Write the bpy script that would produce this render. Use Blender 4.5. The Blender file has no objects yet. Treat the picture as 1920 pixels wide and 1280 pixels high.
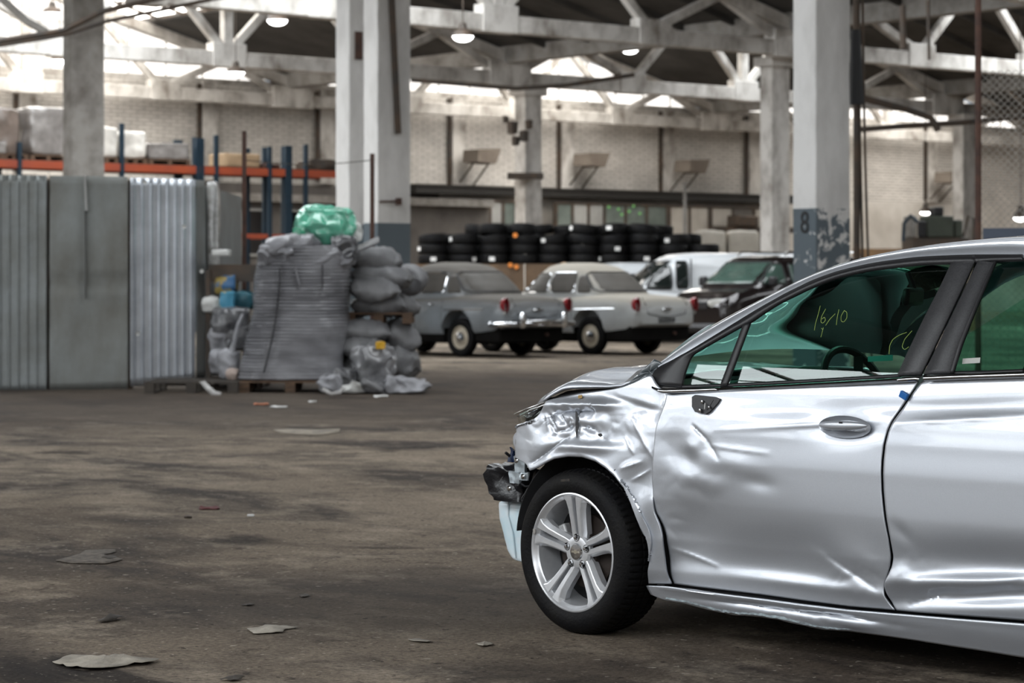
import bpy, bmesh, math, random
from mathutils import Vector, Matrix, noise, Euler
R = random.Random(7)
SC = bpy.context.scene
COL = SC.collection
# ------------------------------------------------------------------ camera, sky, exposure
F, HZ, HC = 4533.3, 526.0, 1.37            # focal length in px (85 mm on 36 mm), horizon row, eye height
cam_d = bpy.data.cameras.new('camera'); cam = bpy.data.objects.new('camera', cam_d); COL.objects.link(cam)
cam.location = (0, 0, HC); cam.rotation_euler = (math.pi/2, 0, 0)
cam_d.lens = 85; cam_d.sensor_width = 36; cam_d.shift_y = -114/1920
cam_d.clip_end = 600
cam_d.dof.use_dof = True; cam_d.dof.focus_distance = 8.9; cam_d.dof.aperture_fstop = 5.0
SC.camera = cam
SC.view_settings.view_transform = 'Standard'; SC.view_settings.look = 'None'
SC.view_settings.gamma = 1.0; SC.view_settings.use_curve_mapping = False
SC.view_settings.exposure = 0.0
w = bpy.data.worlds.new('world'); SC.world = w; w.use_nodes = True
w.node_tree.nodes['Background'].inputs[0].default_value = (0.75, 0.82, 0.9, 1)
w.node_tree.nodes['Background'].inputs[1].default_value = 0.6
SKYLIGHT, SKYFAR, SIDELIGHT, GABLE = 10.0, 8.0, 3.5, 2.3   # brightness of the daylight glazing

# ------------------------------------------------------------------ helpers
def tag(o, label=None, cat=None, group=None, kind=None):
    if label: o['label'] = label
    if cat: o['category'] = cat
    if group: o['group'] = group
    if kind: o['kind'] = kind
    return o
def empty(name, loc=(0,0,0), rz=0.0, label=None, cat=None, group=None):
    o = bpy.data.objects.new(name, None); COL.objects.link(o)
    o.location = loc; o.rotation_euler = (0,0,rz); o.empty_display_size = .2
    return tag(o, label, cat, group)
def V(*a): return Vector(a)
class MB:
    def __init__(s): s.v = []; s.f = []
    def add(s, vs, fs):
        n = len(s.v); s.v += [Vector(p) for p in vs]; s.f += [tuple(i+n for i in f) for f in fs]; return s
    def box(s, c, size, M=None, taper=None):
        x,y,z = [k/2 for k in size]; c = Vector(c)
        vs = []
        for sz in (-1,1):
            t = taper if (taper and sz>0) else 1
            for sx,sy in ((-1,-1),(1,-1),(1,1),(-1,1)):
                p = Vector((sx*x*t, sy*y*t, sz*z))
                if M is not None: p = M @ p
                vs.append(c+p)
        return s.add(vs, [(0,3,2,1),(4,5,6,7),(0,1,5,4),(1,2,6,5),(2,3,7,6),(3,0,4,7)])
    def b2(s, lo, hi):
        lo=Vector(lo);hi=Vector(hi); return s.box((lo+hi)/2, hi-lo)
    def bar(s, a, b, w, h, up=(0,0,1)):
        a=Vector(a); b=Vector(b); d=(b-a); L=d.length; d.normalize(); up=Vector(up)
        sd = d.cross(up)
        if sd.length<1e-4: sd = d.cross(Vector((1,0,0)))
        sd.normalize(); u = sd.cross(d)
        M = Matrix((sd, d, u)).transposed()
        return s.box((a+b)/2, (w, L, h), M)
    def tube(s, pts, r, n=8, caps=True):
        pts=[Vector(p) for p in pts]; rings=[]
        pu=None
        for i,p in enumerate(pts):
            d=(pts[min(i+1,len(pts)-1)]-pts[max(i-1,0)]).normalized()
            if pu is None:
                pu = d.orthogonal().normalized()
            pu = (pu - d*pu.dot(d)); pu = pu.normalized() if pu.length>1e-5 else d.orthogonal().normalized()
            q = d.cross(pu); rr = r[i] if isinstance(r,(list,tuple)) else r
            rings.append([p+pu*math.cos(2*math.pi*k/n)*rr+q*math.sin(2*math.pi*k/n)*rr for k in range(n)])
        fs=[]
        for i in range(len(pts)-1):
            for k in range(n):
                a=i*n+k; b=i*n+(k+1)%n; fs.append((a,b,b+n,a+n))
        if caps: fs.append(tuple(range(n-1,-1,-1))); fs.append(tuple((len(pts)-1)*n+k for k in range(n)))
        return s.add([p for r_ in rings for p in r_], fs)
    def lathe(s, prof, n=48, M=None, closed=False, mod=None, a0=0, a1=2*math.pi):
        """profile (r, h) revolved about local Z"""
        vs=[]; full = abs(a1-a0-2*math.pi)<1e-6; cols = n if full else n+1
        for k in range(cols):
            a=a0+(a1-a0)*k/n
            for j,(r,h) in enumerate(prof):
                rr = r if mod is None else mod(k,j,r)
                p=Vector((math.cos(a)*rr, math.sin(a)*rr, h)); vs.append(M@p if M is not None else p)
        m=len(prof); fs=[]
        for k in range(n):
            k2=(k+1)%cols
            for j in range(m if closed else m-1):
                j2=(j+1)%m
                fs.append((k*m+j, k2*m+j, k2*m+j2, k*m+j2))
        return s.add(vs, fs)
    def grid(s, rows, flip=False, close=False):
        n=len(rows[0]); fs=[]
        for i in range(len(rows)-1):
            for j in range(n if close else n-1):
                a=i*n+j; b=i*n+(j+1)%n
                f=(a,b,b+n,a+n); fs.append(f[::-1] if flip else f)
        return s.add([p for r_ in rows for p in r_], fs)
    def prism(s, poly, h, M=None):
        """closed 2D polygon in local XY, extruded 0..h in Z"""
        n=len(poly); vs=[Vector((x,y,0)) for x,y in poly]+[Vector((x,y,h)) for x,y in poly]
        if M is not None: vs=[M@p for p in vs]
        fs=[tuple(range(n-1,-1,-1)), tuple(range(n,2*n))]+[(i,(i+1)%n,(i+1)%n+n,i+n) for i in range(n)]
        return s.add(vs,fs)
    def jit(s, amp, sc=3.0, seed=0):
        o=Vector((seed*7.3,seed*3.1,seed*1.7))
        s.v=[p+noise.noise_vector(p*sc+o)*amp for p in s.v]; return s
    def build(s, name, m, parent=None, smooth=True, ang=35, bevel=0, solid=0, sub=0, loc=None, rz=None):
        me=bpy.data.meshes.new(name); me.from_pydata([tuple(p) for p in s.v],[],s.f); me.update()
        bm=bmesh.new(); bm.from_mesh(me); bmesh.ops.recalc_face_normals(bm, faces=bm.faces); bm.to_mesh(me); bm.free()
        o=bpy.data.objects.new(name, me); COL.objects.link(o)
        if m is not None: me.materials.append(m)
        if parent is not None: o.parent=parent
        if loc is not None: o.location=loc
        if rz is not None: o.rotation_euler=(0,0,rz)
        if smooth:
            for p in me.polygons: p.use_smooth=True
            try: me.set_sharp_from_angle(angle=math.radians(ang))
            except Exception: pass
        if solid:
            md=o.modifiers.new('solid','SOLIDIFY'); md.thickness=abs(solid); md.offset=-1 if solid>0 else 1
        if bevel:
            md=o.modifiers.new('bevel','BEVEL'); md.width=bevel; md.segments=2; md.limit_method='ANGLE'
        if sub:
            md=o.modifiers.new('sub','SUBSURF'); md.levels=sub; md.render_levels=sub
        return o
def copy_tree(o, parent=None):
    c=o.copy(); COL.objects.link(c); c.parent=parent
    for ch in list(o.children): copy_tree(ch, c)
    return c
def resample(pts, n):
    pts=[Vector(p) for p in pts]; L=[0]
    for a,b in zip(pts,pts[1:]): L.append(L[-1]+(b-a).length)
    out=[]; j=0
    for i in range(n):
        t=L[-1]*i/(n-1)
        while j<len(pts)-2 and L[j+1]<t: j+=1
        d=L[j+1]-L[j]; out.append(pts[j].lerp(pts[j+1], (t-L[j])/d if d>1e-9 else 0))
    return out
def smooth_line(pts, n, it=2):
    q=resample(pts,n)
    for _ in range(it):
        q=[q[0]]+[(q[i-1]+q[i]*2+q[i+1])/4 for i in range(1,n-1)]+[q[-1]]
    return q
def coons(top, bot, left, right, nx, ny, sm=0):
    t=smooth_line(top,nx+1,sm); b=smooth_line(bot,nx+1,sm); l=smooth_line(left,ny+1,sm); r=smooth_line(right,ny+1,sm)
    rows=[]
    for j in range(ny+1):
        v=j/ny; row=[]
        for i in range(nx+1):
            u=i/nx
            p=(t[i]*(1-v)+b[i]*v)+(l[j]*(1-u)+r[j]*u)-(t[0]*(1-u)*(1-v)+t[nx]*u*(1-v)+b[0]*(1-u)*v+b[nx]*u*v)
            row.append(p)
        rows.append(row)
    return rows
def PX(px, py, Y):      # a point seen at a pixel, Y metres away
    return Vector(((px-960)*Y/F, Y, HC-(py-HZ)*Y/F))
def GX(px, Y, z=0): return Vector(((px-960)*Y/F, Y, z))

# ------------------------------------------------------------------ materials
def mat(name, col, rough=.6, metal=0, col2=None, scale=4, amount=.5, bump=0, bscale=30, coat=0, spec=.5, trans=0,
        ior=1.45, dust=None, dust_amt=0, detail=6, stretch=None, coord='Object', lo=.35, hi=.65, alpha=1, sss=0):
    m=bpy.data.materials.new(name); m.use_nodes=True; nt=m.node_tree; N=nt.nodes; L=nt.links
    b=N['Principled BSDF']
    b.inputs['Base Color'].default_value=(*col,1); b.inputs['Roughness'].default_value=rough
    b.inputs['Metallic'].default_value=metal; b.inputs['Coat Weight'].default_value=coat; b.inputs['Coat Roughness'].default_value=.04
    b.inputs['Specular IOR Level'].default_value=spec; b.inputs['Transmission Weight'].default_value=trans; b.inputs['IOR'].default_value=ior
    b.inputs['Alpha'].default_value=alpha
    tc=N.new('ShaderNodeTexCoord'); mp=N.new('ShaderNodeMapping'); L.new(tc.outputs[coord], mp.inputs[0])
    if stretch: mp.inputs['Scale'].default_value=stretch
    nz=N.new('ShaderNodeTexNoise'); nz.inputs['Scale'].default_value=scale; nz.inputs['Detail'].default_value=detail; nz.inputs['Roughness'].default_value=.62
    L.new(mp.outputs[0], nz.inputs['Vector'])
    rp=N.new('ShaderNodeMapRange'); rp.inputs[1].default_value=lo; rp.inputs[2].default_value=hi; L.new(nz.outputs[0], rp.inputs[0])
    mx=N.new('ShaderNodeMix'); mx.data_type='RGBA'; mx.inputs[6].default_value=(*col,1)
    c2=col2 if col2 else tuple(c*(1-amount*.5) for c in col)
    mx.inputs[7].default_value=(*c2,1); L.new(rp.outputs[0], mx.inputs[0]); out=mx.outputs[2]
    if dust:
        g=N.new('ShaderNodeNewGeometry'); sp=N.new('ShaderNodeSeparateXYZ'); L.new(g.outputs['Normal'], sp.inputs[0])
        r2=N.new('ShaderNodeMapRange'); r2.inputs[1].default_value=.05; r2.inputs[2].default_value=.75; r2.inputs[4].default_value=dust_amt
        L.new(sp.outputs[2], r2.inputs[0])
        m2=N.new('ShaderNodeMix'); m2.data_type='RGBA'; L.new(r2.outputs[0], m2.inputs[0]); L.new(out, m2.inputs[6]); m2.inputs[7].default_value=(*dust,1); out=m2.outputs[2]
        rr=N.new('ShaderNodeMapRange'); rr.inputs[3].default_value=rough; rr.inputs[4].default_value=.9; L.new(r2.outputs[0], rr.inputs[0]); L.new(rr.outputs[0], b.inputs['Roughness'])
        if coat:
            rc=N.new('ShaderNodeMapRange'); rc.inputs[3].default_value=coat; rc.inputs[4].default_value=0; L.new(r2.outputs[0], rc.inputs[0]); L.new(rc.outputs[0], b.inputs['Coat Weight'])
    L.new(out, b.inputs['Base Color'])
    if bump:
        n2=N.new('ShaderNodeTexNoise'); n2.inputs['Scale'].default_value=bscale; n2.inputs['Detail'].default_value=4; L.new(mp.outputs[0], n2.inputs['Vector'])
        bp=N.new('ShaderNodeBump'); bp.inputs['Strength'].default_value=bump; bp.inputs['Distance'].default_value=.02
        L.new(n2.outputs[0], bp.inputs['Height']); L.new(bp.outputs[0], b.inputs['Normal'])
    return m
def emit(name, col, strength, dirt=.0, scale=1.5):
    m=bpy.data.materials.new(name); m.use_nodes=True; nt=m.node_tree; N=nt.nodes; L=nt.links
    N.remove(N['Principled BSDF']); e=N.new('ShaderNodeEmission'); e.inputs[1].default_value=strength
    L.new(e.outputs[0], N['Material Output'].inputs[0])
    tc=N.new('ShaderNodeTexCoord'); nz=N.new('ShaderNodeTexNoise'); nz.inputs['Scale'].default_value=scale; nz.inputs['Detail'].default_value=5
    L.new(tc.outputs['Object'], nz.inputs['Vector'])
    rp=N.new('ShaderNodeMapRange'); rp.inputs[1].default_value=.35; rp.inputs[2].default_value=.7; L.new(nz.outputs[0], rp.inputs[0])
    mx=N.new('ShaderNodeMix'); mx.data_type='RGBA'; mx.inputs[6].default_value=(*col,1); mx.inputs[7].default_value=(*[c*(1-dirt) for c in col],1)
    L.new(rp.outputs[0], mx.inputs[0]); L.new(mx.outputs[2], e.inputs[0])
    return m
def brick_mat(name, c1, c2, mortar, coord_rot=0):
    m=mat(name, c1, .85); nt=m.node_tree; N=nt.nodes; L=nt.links; b=N['Principled BSDF']
    tc=N.new('ShaderNodeTexCoord'); sp=N.new('ShaderNodeSeparateXYZ'); cb=N.new('ShaderNodeCombineXYZ')
    L.new(tc.outputs['Object'], sp.inputs[0]); L.new(sp.outputs[0], cb.inputs[0]); L.new(sp.outputs[2], cb.inputs[1])
    br=N.new('ShaderNodeTexBrick'); L.new(cb.outputs[0], br.inputs['Vector']); br.inputs['Scale'].default_value=1
    br.inputs['Brick Width'].default_value=.5; br.inputs['Row Height'].default_value=.125; br.inputs['Mortar Size'].default_value=.02; br.inputs['Mortar Smooth'].default_value=.3
    br.inputs['Color1'].default_value=(*c1,1); br.inputs['Color2'].default_value=(*c2,1); br.inputs['Mortar'].default_value=(*mortar,1)
    nz=N.new('ShaderNodeTexNoise'); nz.inputs['Scale'].default_value=.35; nz.inputs['Detail'].default_value=8; nz.inputs['Roughness'].default_value=.7; L.new(tc.outputs['Object'], nz.inputs['Vector'])
    rp=N.new('ShaderNodeMapRange'); rp.inputs[1].default_value=.3; rp.inputs[2].default_value=.7; rp.inputs[3].default_value=1.1; rp.inputs[4].default_value=.62; L.new(nz.outputs[0], rp.inputs[0])
    mx=N.new('ShaderNodeMix'); mx.data_type='RGBA'; mx.blend_type='MULTIPLY'; mx.inputs[0].default_value=1
    L.new(br.outputs[0], mx.inputs[6]); L.new(rp.outputs[0], mx.inputs[7]); L.new(mx.outputs[2], b.inputs['Base Color'])
    bp=N.new('ShaderNodeBump'); bp.inputs['Strength'].default_value=.6; bp.inputs['Distance'].default_value=.02; bp.invert=True
    L.new(br.outputs['Fac'], bp.inputs['Height']); L.new(bp.outputs[0], b.inputs['Normal'])
    return m
M_conc  = mat('whitewashed_concrete', (.60,.575,.54), .85, col2=(.16,.135,.11), scale=1.5, bump=.3, bscale=12, lo=.42, hi=.72, stretch=(1,1,.6))
M_concg = mat('grey_concrete', (.30,.285,.265), .85, col2=(.14,.125,.11), scale=1.6, bump=.3, bscale=12, lo=.4, hi=.7)
M_roof  = mat('sooty_roof_slab', (.085,.08,.075), .9, col2=(.04,.037,.034), scale=.5, stretch=(1,1,1))
M_steel = mat('dark_steel', (.06,.055,.05), .6, .4, col2=(.10,.07,.05), scale=3)
M_rust  = mat('rusty_steel', (.10,.05,.035), .8, .2, col2=(.05,.03,.025), scale=6)
M_orange= mat('orange_rack_paint', (.33,.06,.02), .55, col2=(.25,.05,.025), scale=1)
M_blue  = mat('blue_rack_paint', (.006,.022,.038), .55)
M_black = mat('black_plastic', (.012,.012,.014), .45, bump=.1, bscale=200)
M_blackg= mat('gloss_black', (.008,.008,.01), .12, coat=.5)
M_rubber= mat('tyre_rubber', (.0035,.0035,.0045), .6, spec=.16, col2=(.007,.0065,.006), scale=8, bump=.15, bscale=90)
M_chrome= mat('chrome', (.75,.76,.78), .12, 1)
M_white = mat('white_paint', (.62,.62,.60), .5)
M_wood  = mat('pallet_wood', (.12,.07,.04), .8, col2=(.06,.038,.025), scale=6, stretch=(1,1,6))
M_tan   = mat('tan_board', (.33,.20,.10), .8, col2=(.20,.12,.07), scale=1.5)
M_paper = mat('trampled_paper', (.36,.325,.27), .9, col2=(.20,.18,.15), scale=9, bump=.5, bscale=25)
M_paper.node_tree.nodes['Principled BSDF'].inputs['Subsurface Weight'].default_value=0
M_rag   = mat('pale_scrap', (.45,.44,.43), .8, col2=(.25,.24,.23), scale=8)

# ------------------------------------------------------------------ hall grid
TH=math.radians(39); A=V(math.cos(TH),math.sin(TH),0); RR=V(-math.sin(TH),math.cos(TH),0)
O=V(7.4,64.1,0)
def H(a,r,z=0): return O+A*a+RR*r+V(0,0,z)
def hallbox(mb,a0,a1,r0,r1,z0,z1):       # in hall-local coordinates
    mb.b2((a0,r0,z0),(a1,r1,z1)); return mb
def hbuild(mb,name,m,**k): return mb.build(name,m,loc=O,rz=TH,**k)
A0,A1,R0,R1=-60,60,-66,24.6
# floor
def floor_mat():
    m=bpy.data.materials.new('dirty_concrete_floor'); m.use_nodes=True; nt=m.node_tree; N=nt.nodes; L=nt.links; b=N['Principled BSDF']
    tc=N.new('ShaderNodeTexCoord')
    def nz(scale, det, ro, st=(1,1,1), off=(0,0,0), dist=0):
        mp=N.new('ShaderNodeMapping'); mp.inputs['Scale'].default_value=st; mp.inputs['Location'].default_value=off; L.new(tc.outputs['Object'], mp.inputs[0])
        n=N.new('ShaderNodeTexNoise'); n.inputs['Scale'].default_value=scale; n.inputs['Detail'].default_value=det; n.inputs['Roughness'].default_value=ro; n.inputs['Distortion'].default_value=dist
        L.new(mp.outputs[0], n.inputs['Vector']); return n.outputs[0]
    def rng(s,a,b_,c=0,d=1):
        r=N.new('ShaderNodeMapRange'); r.inputs[1].default_value=a; r.inputs[2].default_value=b_; r.inputs[3].default_value=c; r.inputs[4].default_value=d; L.new(s,r.inputs[0]); return r.outputs[0]
    def mix(f,a,b_,mode='MIX'):
        x=N.new('ShaderNodeMix'); x.data_type='RGBA'; x.blend_type=mode
        for sock,val in ((0,f),(6,a),(7,b_)):
            if hasattr(val,'links'): L.new(val,x.inputs[sock])
            elif sock==0: x.inputs[0].default_value=val
            else: x.inputs[sock].default_value=(*val,1)
        return x.outputs[2]
    big=nz(.16,8,.6,(1,.55,1)); c=mix(rng(big,.36,.62),(.080,.062,.048),(.285,.235,.182))
    mid=nz(.9,9,.68,(1,.6,1),(3,1,0),.4); c=mix(rng(mid,.45,.62),c,(.048,.039,.033))
    mid2=nz(2.2,8,.7,(1,.7,1),(9,4,0)); c=mix(rng(mid2,.52,.7,0,.65),c,(.33,.275,.215))
    st=nz(.55,6,.65,(1,1,1),(17,5,0),.8); c=mix(rng(st,.60,.68,0,.85),c,(.020,.017,.016))
    fl=nz(6,10,.75,(1,.8,1),(4,4,0),.6); c=mix(rng(fl,.55,.66,0,.75),c,(.040,.033,.028)); c=mix(rng(fl,.30,.40,.45,0),c,(.36,.30,.24)); fine=nz(45,6,.75); c=mix(1.0,c,rng(fine,.28,.72,.4,1.6),'MULTIPLY')
    sp=nz(24,3,.5,(1,1,1),(2,9,0)); c=mix(rng(sp,.66,.70,0,.8),c,(.34,.30,.25)); sq=nz(17,4,.6,(1,1,1),(12,3,0)); c=mix(rng(sq,.64,.67,0,.85),c,(.025,.02,.018))
    geo=N.new('ShaderNodeNewGeometry')
    def blot(cx,cy,rx,ry,amt,col,c):      # a ragged darker patch on the concrete
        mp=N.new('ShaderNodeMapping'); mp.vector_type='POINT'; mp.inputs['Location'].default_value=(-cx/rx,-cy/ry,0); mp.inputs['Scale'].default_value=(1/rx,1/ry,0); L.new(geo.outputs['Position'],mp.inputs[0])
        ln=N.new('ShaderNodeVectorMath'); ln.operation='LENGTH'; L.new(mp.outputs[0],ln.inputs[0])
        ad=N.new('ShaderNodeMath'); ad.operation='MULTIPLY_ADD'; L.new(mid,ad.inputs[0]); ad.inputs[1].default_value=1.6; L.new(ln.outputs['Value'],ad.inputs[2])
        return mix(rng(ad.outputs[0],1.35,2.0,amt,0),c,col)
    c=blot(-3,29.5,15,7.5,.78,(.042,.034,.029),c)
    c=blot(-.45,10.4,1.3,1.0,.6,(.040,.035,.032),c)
    L.new(c,b.inputs['Base Color']); L.new(rng(mid,.4,.65,.9,.75),b.inputs['Roughness']); b.inputs['Specular IOR Level'].default_value=.06
    h=mix(.5,rng(fine,0,1),rng(mid2,0,1)); bp=N.new('ShaderNodeBump'); bp.inputs['Strength'].default_value=.55; bp.inputs['Distance'].default_value=.02
    L.new(h,bp.inputs['Height']); L.new(bp.outputs[0],b.inputs['Normal'])
    return m
mb=MB(); mb.add([V(A0,R0,0),V(A1,R0,0),V(A1,R1,0),V(A0,R1,0)],[(0,1,2,3)])
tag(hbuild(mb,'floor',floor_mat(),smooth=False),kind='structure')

# walls
M_brick=brick_mat('whitewashed_brick',(.70,.665,.62),(.60,.57,.53),(.35,.325,.29))
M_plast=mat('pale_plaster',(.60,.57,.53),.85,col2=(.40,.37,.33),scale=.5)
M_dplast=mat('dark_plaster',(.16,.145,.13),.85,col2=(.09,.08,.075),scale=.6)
mb=MB(); hallbox(mb,A0,A1,R1,R1+.4,4.7,8.0); w_=tag(hbuild(mb,'wall_back',M_brick,smooth=False),kind='structure')
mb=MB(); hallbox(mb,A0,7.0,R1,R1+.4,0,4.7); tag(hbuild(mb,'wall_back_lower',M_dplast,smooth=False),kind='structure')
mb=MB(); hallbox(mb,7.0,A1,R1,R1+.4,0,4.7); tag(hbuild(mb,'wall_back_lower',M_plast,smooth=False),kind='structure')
M_gab=emit('dirty_daylight_glass',(1.0,.955,.90),GABLE,.42,1.0)
M_sky=emit('skylight_daylight_glass',(.93,.97,1.0),SKYLIGHT,.15,.6)
M_skyb=emit('added_far_skylight',(1.0,.96,.90),SKYFAR,.15,.6)  # glazing added over the far bays to brighten the back wall
M_side=emit('side_window_daylight_glass',(.93,.97,1.0),SIDELIGHT,.15,.6)
nwin=0
def roofz(a):            # roof underside over the 20 m spans
    t=abs(((a+60)%20)-10)/10
    return 11.0-2.6*t
for i in range(6):       # gable glazing above the back wall, one window per span
    a0=-60+20*i
    poly=[(a0+.3,8.15),(a0+19.7,8.15),(a0+19.7,8.35),(a0+10,10.85),(a0+.3,8.35)]
    mb=MB(); mb.add([V(x,R1+.3,z) for x,z in poly],[tuple(range(5))])
    nwin+=1; wd=tag(hbuild(mb,'window_%d'%nwin,M_gab,smooth=False),kind='structure')
    fr=MB()
    for k in range(1,14):
        a=a0+k*20/14; fr.b2((a-.025,R1+.2,8.1),(a+.025,R1+.26,roofz(a)))
    for z in (8.95,9.75): 
        half=(10.85-z)/2.5*10; fr.b2((a0+10-half,R1+.18,z-.035),(a0+10+half,R1+.28,z+.035))
    fo=fr.build('window_frame',M_white,wd,smooth=False)
    mb=MB(); 
    mb.add([V(a0,R1+.1,8.0),V(a0+20,R1+.1,8.0),V(a0+20,R1+.1,8.2),V(a0,R1+.1,8.2),V(a0,R1+.4,8.0),V(a0+20,R1+.4,8.0),V(a0+20,R1+.4,8.2),V(a0,R1+.4,8.2)],[(0,1,2,3),(4,5,6,7),(0,1,5,4),(3,2,6,7)])
    mb.build('window_sill',M_conc,wd,smooth=False)
mb=MB(); hallbox(mb,A0,A1,R0-.4,R0,0,11.2); tag(hbuild(mb,'wall_front',M_plast,smooth=False),kind='structure')
mb=MB(); hallbox(mb,A1,A1+.4,R0,R1,0,11.2); tag(hbuild(mb,'wall_right',M_plast,smooth=False),kind='structure')
M_lwall=mat('dim_left_wall',(.30,.29,.28),.85,scale=.5)
mb=MB(); hallbox(mb,A0-.4,A0,R0,R1,0,4.3); hallbox(mb,A0-.4,A0,R0,R1,7.8,11.2); tag(hbuild(mb,'wall_left',M_lwall,smooth=False),kind='structure')
for i in range(7):
    r0=-66+12.6*i; r1=min(r0+12.6,R1)
    mb=MB(); mb.add([V(A0-.2,r0+.5,4.3),V(A0-.2,r1-.5,4.3),V(A0-.2,r1-.5,7.8),V(A0-.2,r0+.5,7.8)],[(0,1,2,3)])
    nwin+=1; wd=tag(hbuild(mb,'window_%d'%nwin,M_side,smooth=False),kind='structure')
    fr=MB(); fr.b2((A0-.4,r0-.5,4.3),(A0,r0+.5,7.8))
    for k in range(1,6): r=r0+.5+k*(r1-r0-1)/6; fr.b2((A0-.15,r-.05,4.3),(A0-.05,r+.05,7.8))
    for z in (5.1,5.95,6.9): fr.b2((A0-.15,r0,z-.05),(A0-.05,r1,z+.05))
    fr.build('window_frame',M_concg,wd,smooth=False)
# roof: sloping slabs, skylight ribbons along the ridges nearer the viewer
RIDGE=4.2
def sky_here(i,r0):      # which bays carry a glazed ribbon; far bays added to light the wall
    return (r0<-11 and (i<2 or (i==2 and r0>=-12))) or (i==3 and r0<11) or (i==2 and r0<11) or r0>=12
def sky_span(i,r0):      # where the ribbon lies
    if i==0: return (1.6,7.2)
    if i==2 and r0>=-12: return (1.5,7.2) if r0<11 else (1.0,14.5)
    if r0==-12: return (6.0,14.0)
    return (8.2,11.8) if r0<11 else (6.0,14.0)
mb=MB()
def slab(a0,a1,r0,r1):
    z0,z1=roofz(a0+1e-4),roofz(a1-1e-4)
    mb.add([V(a0,r0,z0),V(a1,r0,z1),V(a1,r1,z1),V(a0,r1,z0),V(a0,r0,z0+.3),V(a1,r0,z1+.3),V(a1,r1,z1+.3),V(a0,r1,z0+.3)],[(0,1,2,3),(4,5,6,7),(0,1,5,4),(1,2,6,5),(2,3,7,6),(3,0,4,7)])
rs=[-66,-60,-48,-36,-24,-12,0,12,R1+.4]
skies=[]
for i in range(6):
    a0=-60+20*i; m_=a0+10
    for r0,r1 in zip(rs,rs[1:]):
        if sky_here(i,r0):
            lo_,hi_=sky_span(i,r0); cutp=[a0,a0+lo_]; slab(a0,a0+lo_,r0,r1)
            if hi_>=10: slab(a0+hi_,a0+20,r0,r1)
            else: slab(a0+hi_,m_,r0,r1); slab(m_,a0+20,r0,r1)
            skies.append((a0,lo_,hi_,r0,r1))
        else:
            slab(a0,m_,r0,r1); slab(m_,a0+20,r0,r1)
    for k in range(-66,13,2):    # ribs of the roof slabs
        if k%12==0: continue
        for (p,q) in ((a0,m_),(m_,a0+20)):
            rb=[rr_ for rr_ in rs if rr_<=k][-1]
            if sky_here(i,rb):
                lo_,hi_=sky_span(i,rb)
                if p<a0+lo_: q=min(q,a0+lo_)
                else: p=max(p,a0+hi_)
            z0,z1=roofz(p+1e-4),roofz(q-1e-4)
            if q-p>.5: mb.bar(V(p,k,z0-.08),V(q,k,z1-.08),.12,.18)
tag(hbuild(mb,'ceiling',M_roof,smooth=False),kind='structure')
for (a0,lo_,hi_,r0,r1) in skies:
    mb=MB(); fr=MB(); segs=[(lo_,10,),(10,hi_)] if hi_>10 else [(lo_,hi_)]
    for (p,q) in segs:
        z0,z1=roofz(a0+p+1e-4),roofz(a0+q-1e-4)
        mb.add([V(a0+p,r0+.1,z0+.15),V(a0+q,r0+.1,z1+.15),V(a0+q,r1-.1,z1+.15),V(a0+p,r1-.1,z0+.15)],[(0,1,2,3)])
        for k in range(9):
            r=r0+.1+(r1-r0-.2)*k/8; fr.bar(V(a0+p,r,z0+.08),V(a0+q,r,z1+.08),.09,.09)
        for t in (0,.33,.66,1): fr.bar(V(a0+p+(q-p)*t,r0,z0+(z1-z0)*t+.08),V(a0+p+(q-p)*t,r1,z0+(z1-z0)*t+.08),.07,.07)
    nwin+=1; wd=tag(hbuild(mb,'window_%d'%nwin,M_sky if r0<11 else M_skyb,smooth=False),kind='structure')
    fr.build('window_frame',M_steel,wd,smooth=False)

# trusses: 20 m spans on lines 12 m apart
def make_truss():
    t=empty('roof_truss')
    m=MB(); m.b2((-9.8,-.16,7.3),(9.8,.16,7.72)); m.b2((-10,-.22,7.25),(-9.2,.22,8.0)); m.b2((9.2,-.22,7.25),(10,.22,8.0)); 
    for x in (-5,0,5): m.b2((x-.55,-.19,7.28),(x+.55,.19,7.95))
    m.build('bottom_chord',M_conc,t,smooth=False,bevel=.03)
    m=MB(); P=[(-9.9,8.15),(-5,9.45),(0,10.75),(5,9.45),(9.9,8.15)]
    for (x0,z0),(x1,z1) in zip(P,P[1:]): m.bar(V(x0,0,z0),V(x1,0,z1),.32,.34)
    m.build('top_chord',M_conc,t,smooth=False,bevel=.02)
    for a,b in (((-9.4,7.8),(-7.4,8.75)),((-7.4,8.75),(-5.2,7.8)),((-4.8,7.8),(-2.4,10.1)),((-2.4,10.1),(-.25,7.9)),((.25,7.9),(2.4,10.1)),((2.4,10.1),(4.8,7.8)),((5.2,7.8),(7.4,8.75)),((7.4,8.75),(9.4,7.8))):
        mm=MB(); mm.bar(V(a[0],0,a[1]),V(b[0],0,b[1]),.20,.23); mm.build('diagonal_strut',M_conc,t,smooth=False,bevel=.02)
    mm=MB(); mm.b2((-.15,-.12,7.9),(.15,.12,10.6)); mm.build('vertical_strut',M_conc,t,smooth=False,bevel=.02)
    return t
proto=make_truss(); first=True
tl=[]
for (i,j) in [(1,2),(2,2),(3,2),(4,2), (1,1),(2,1),(3,1),(4,1),(2,0),(3,0),(4,0),(0,-1),(0,-2),(0,-3),(0,-4),(1,-2),(1,-3),(1,-1),(2,-1),(0,0)]:
    tl.append((i,j))
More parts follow.
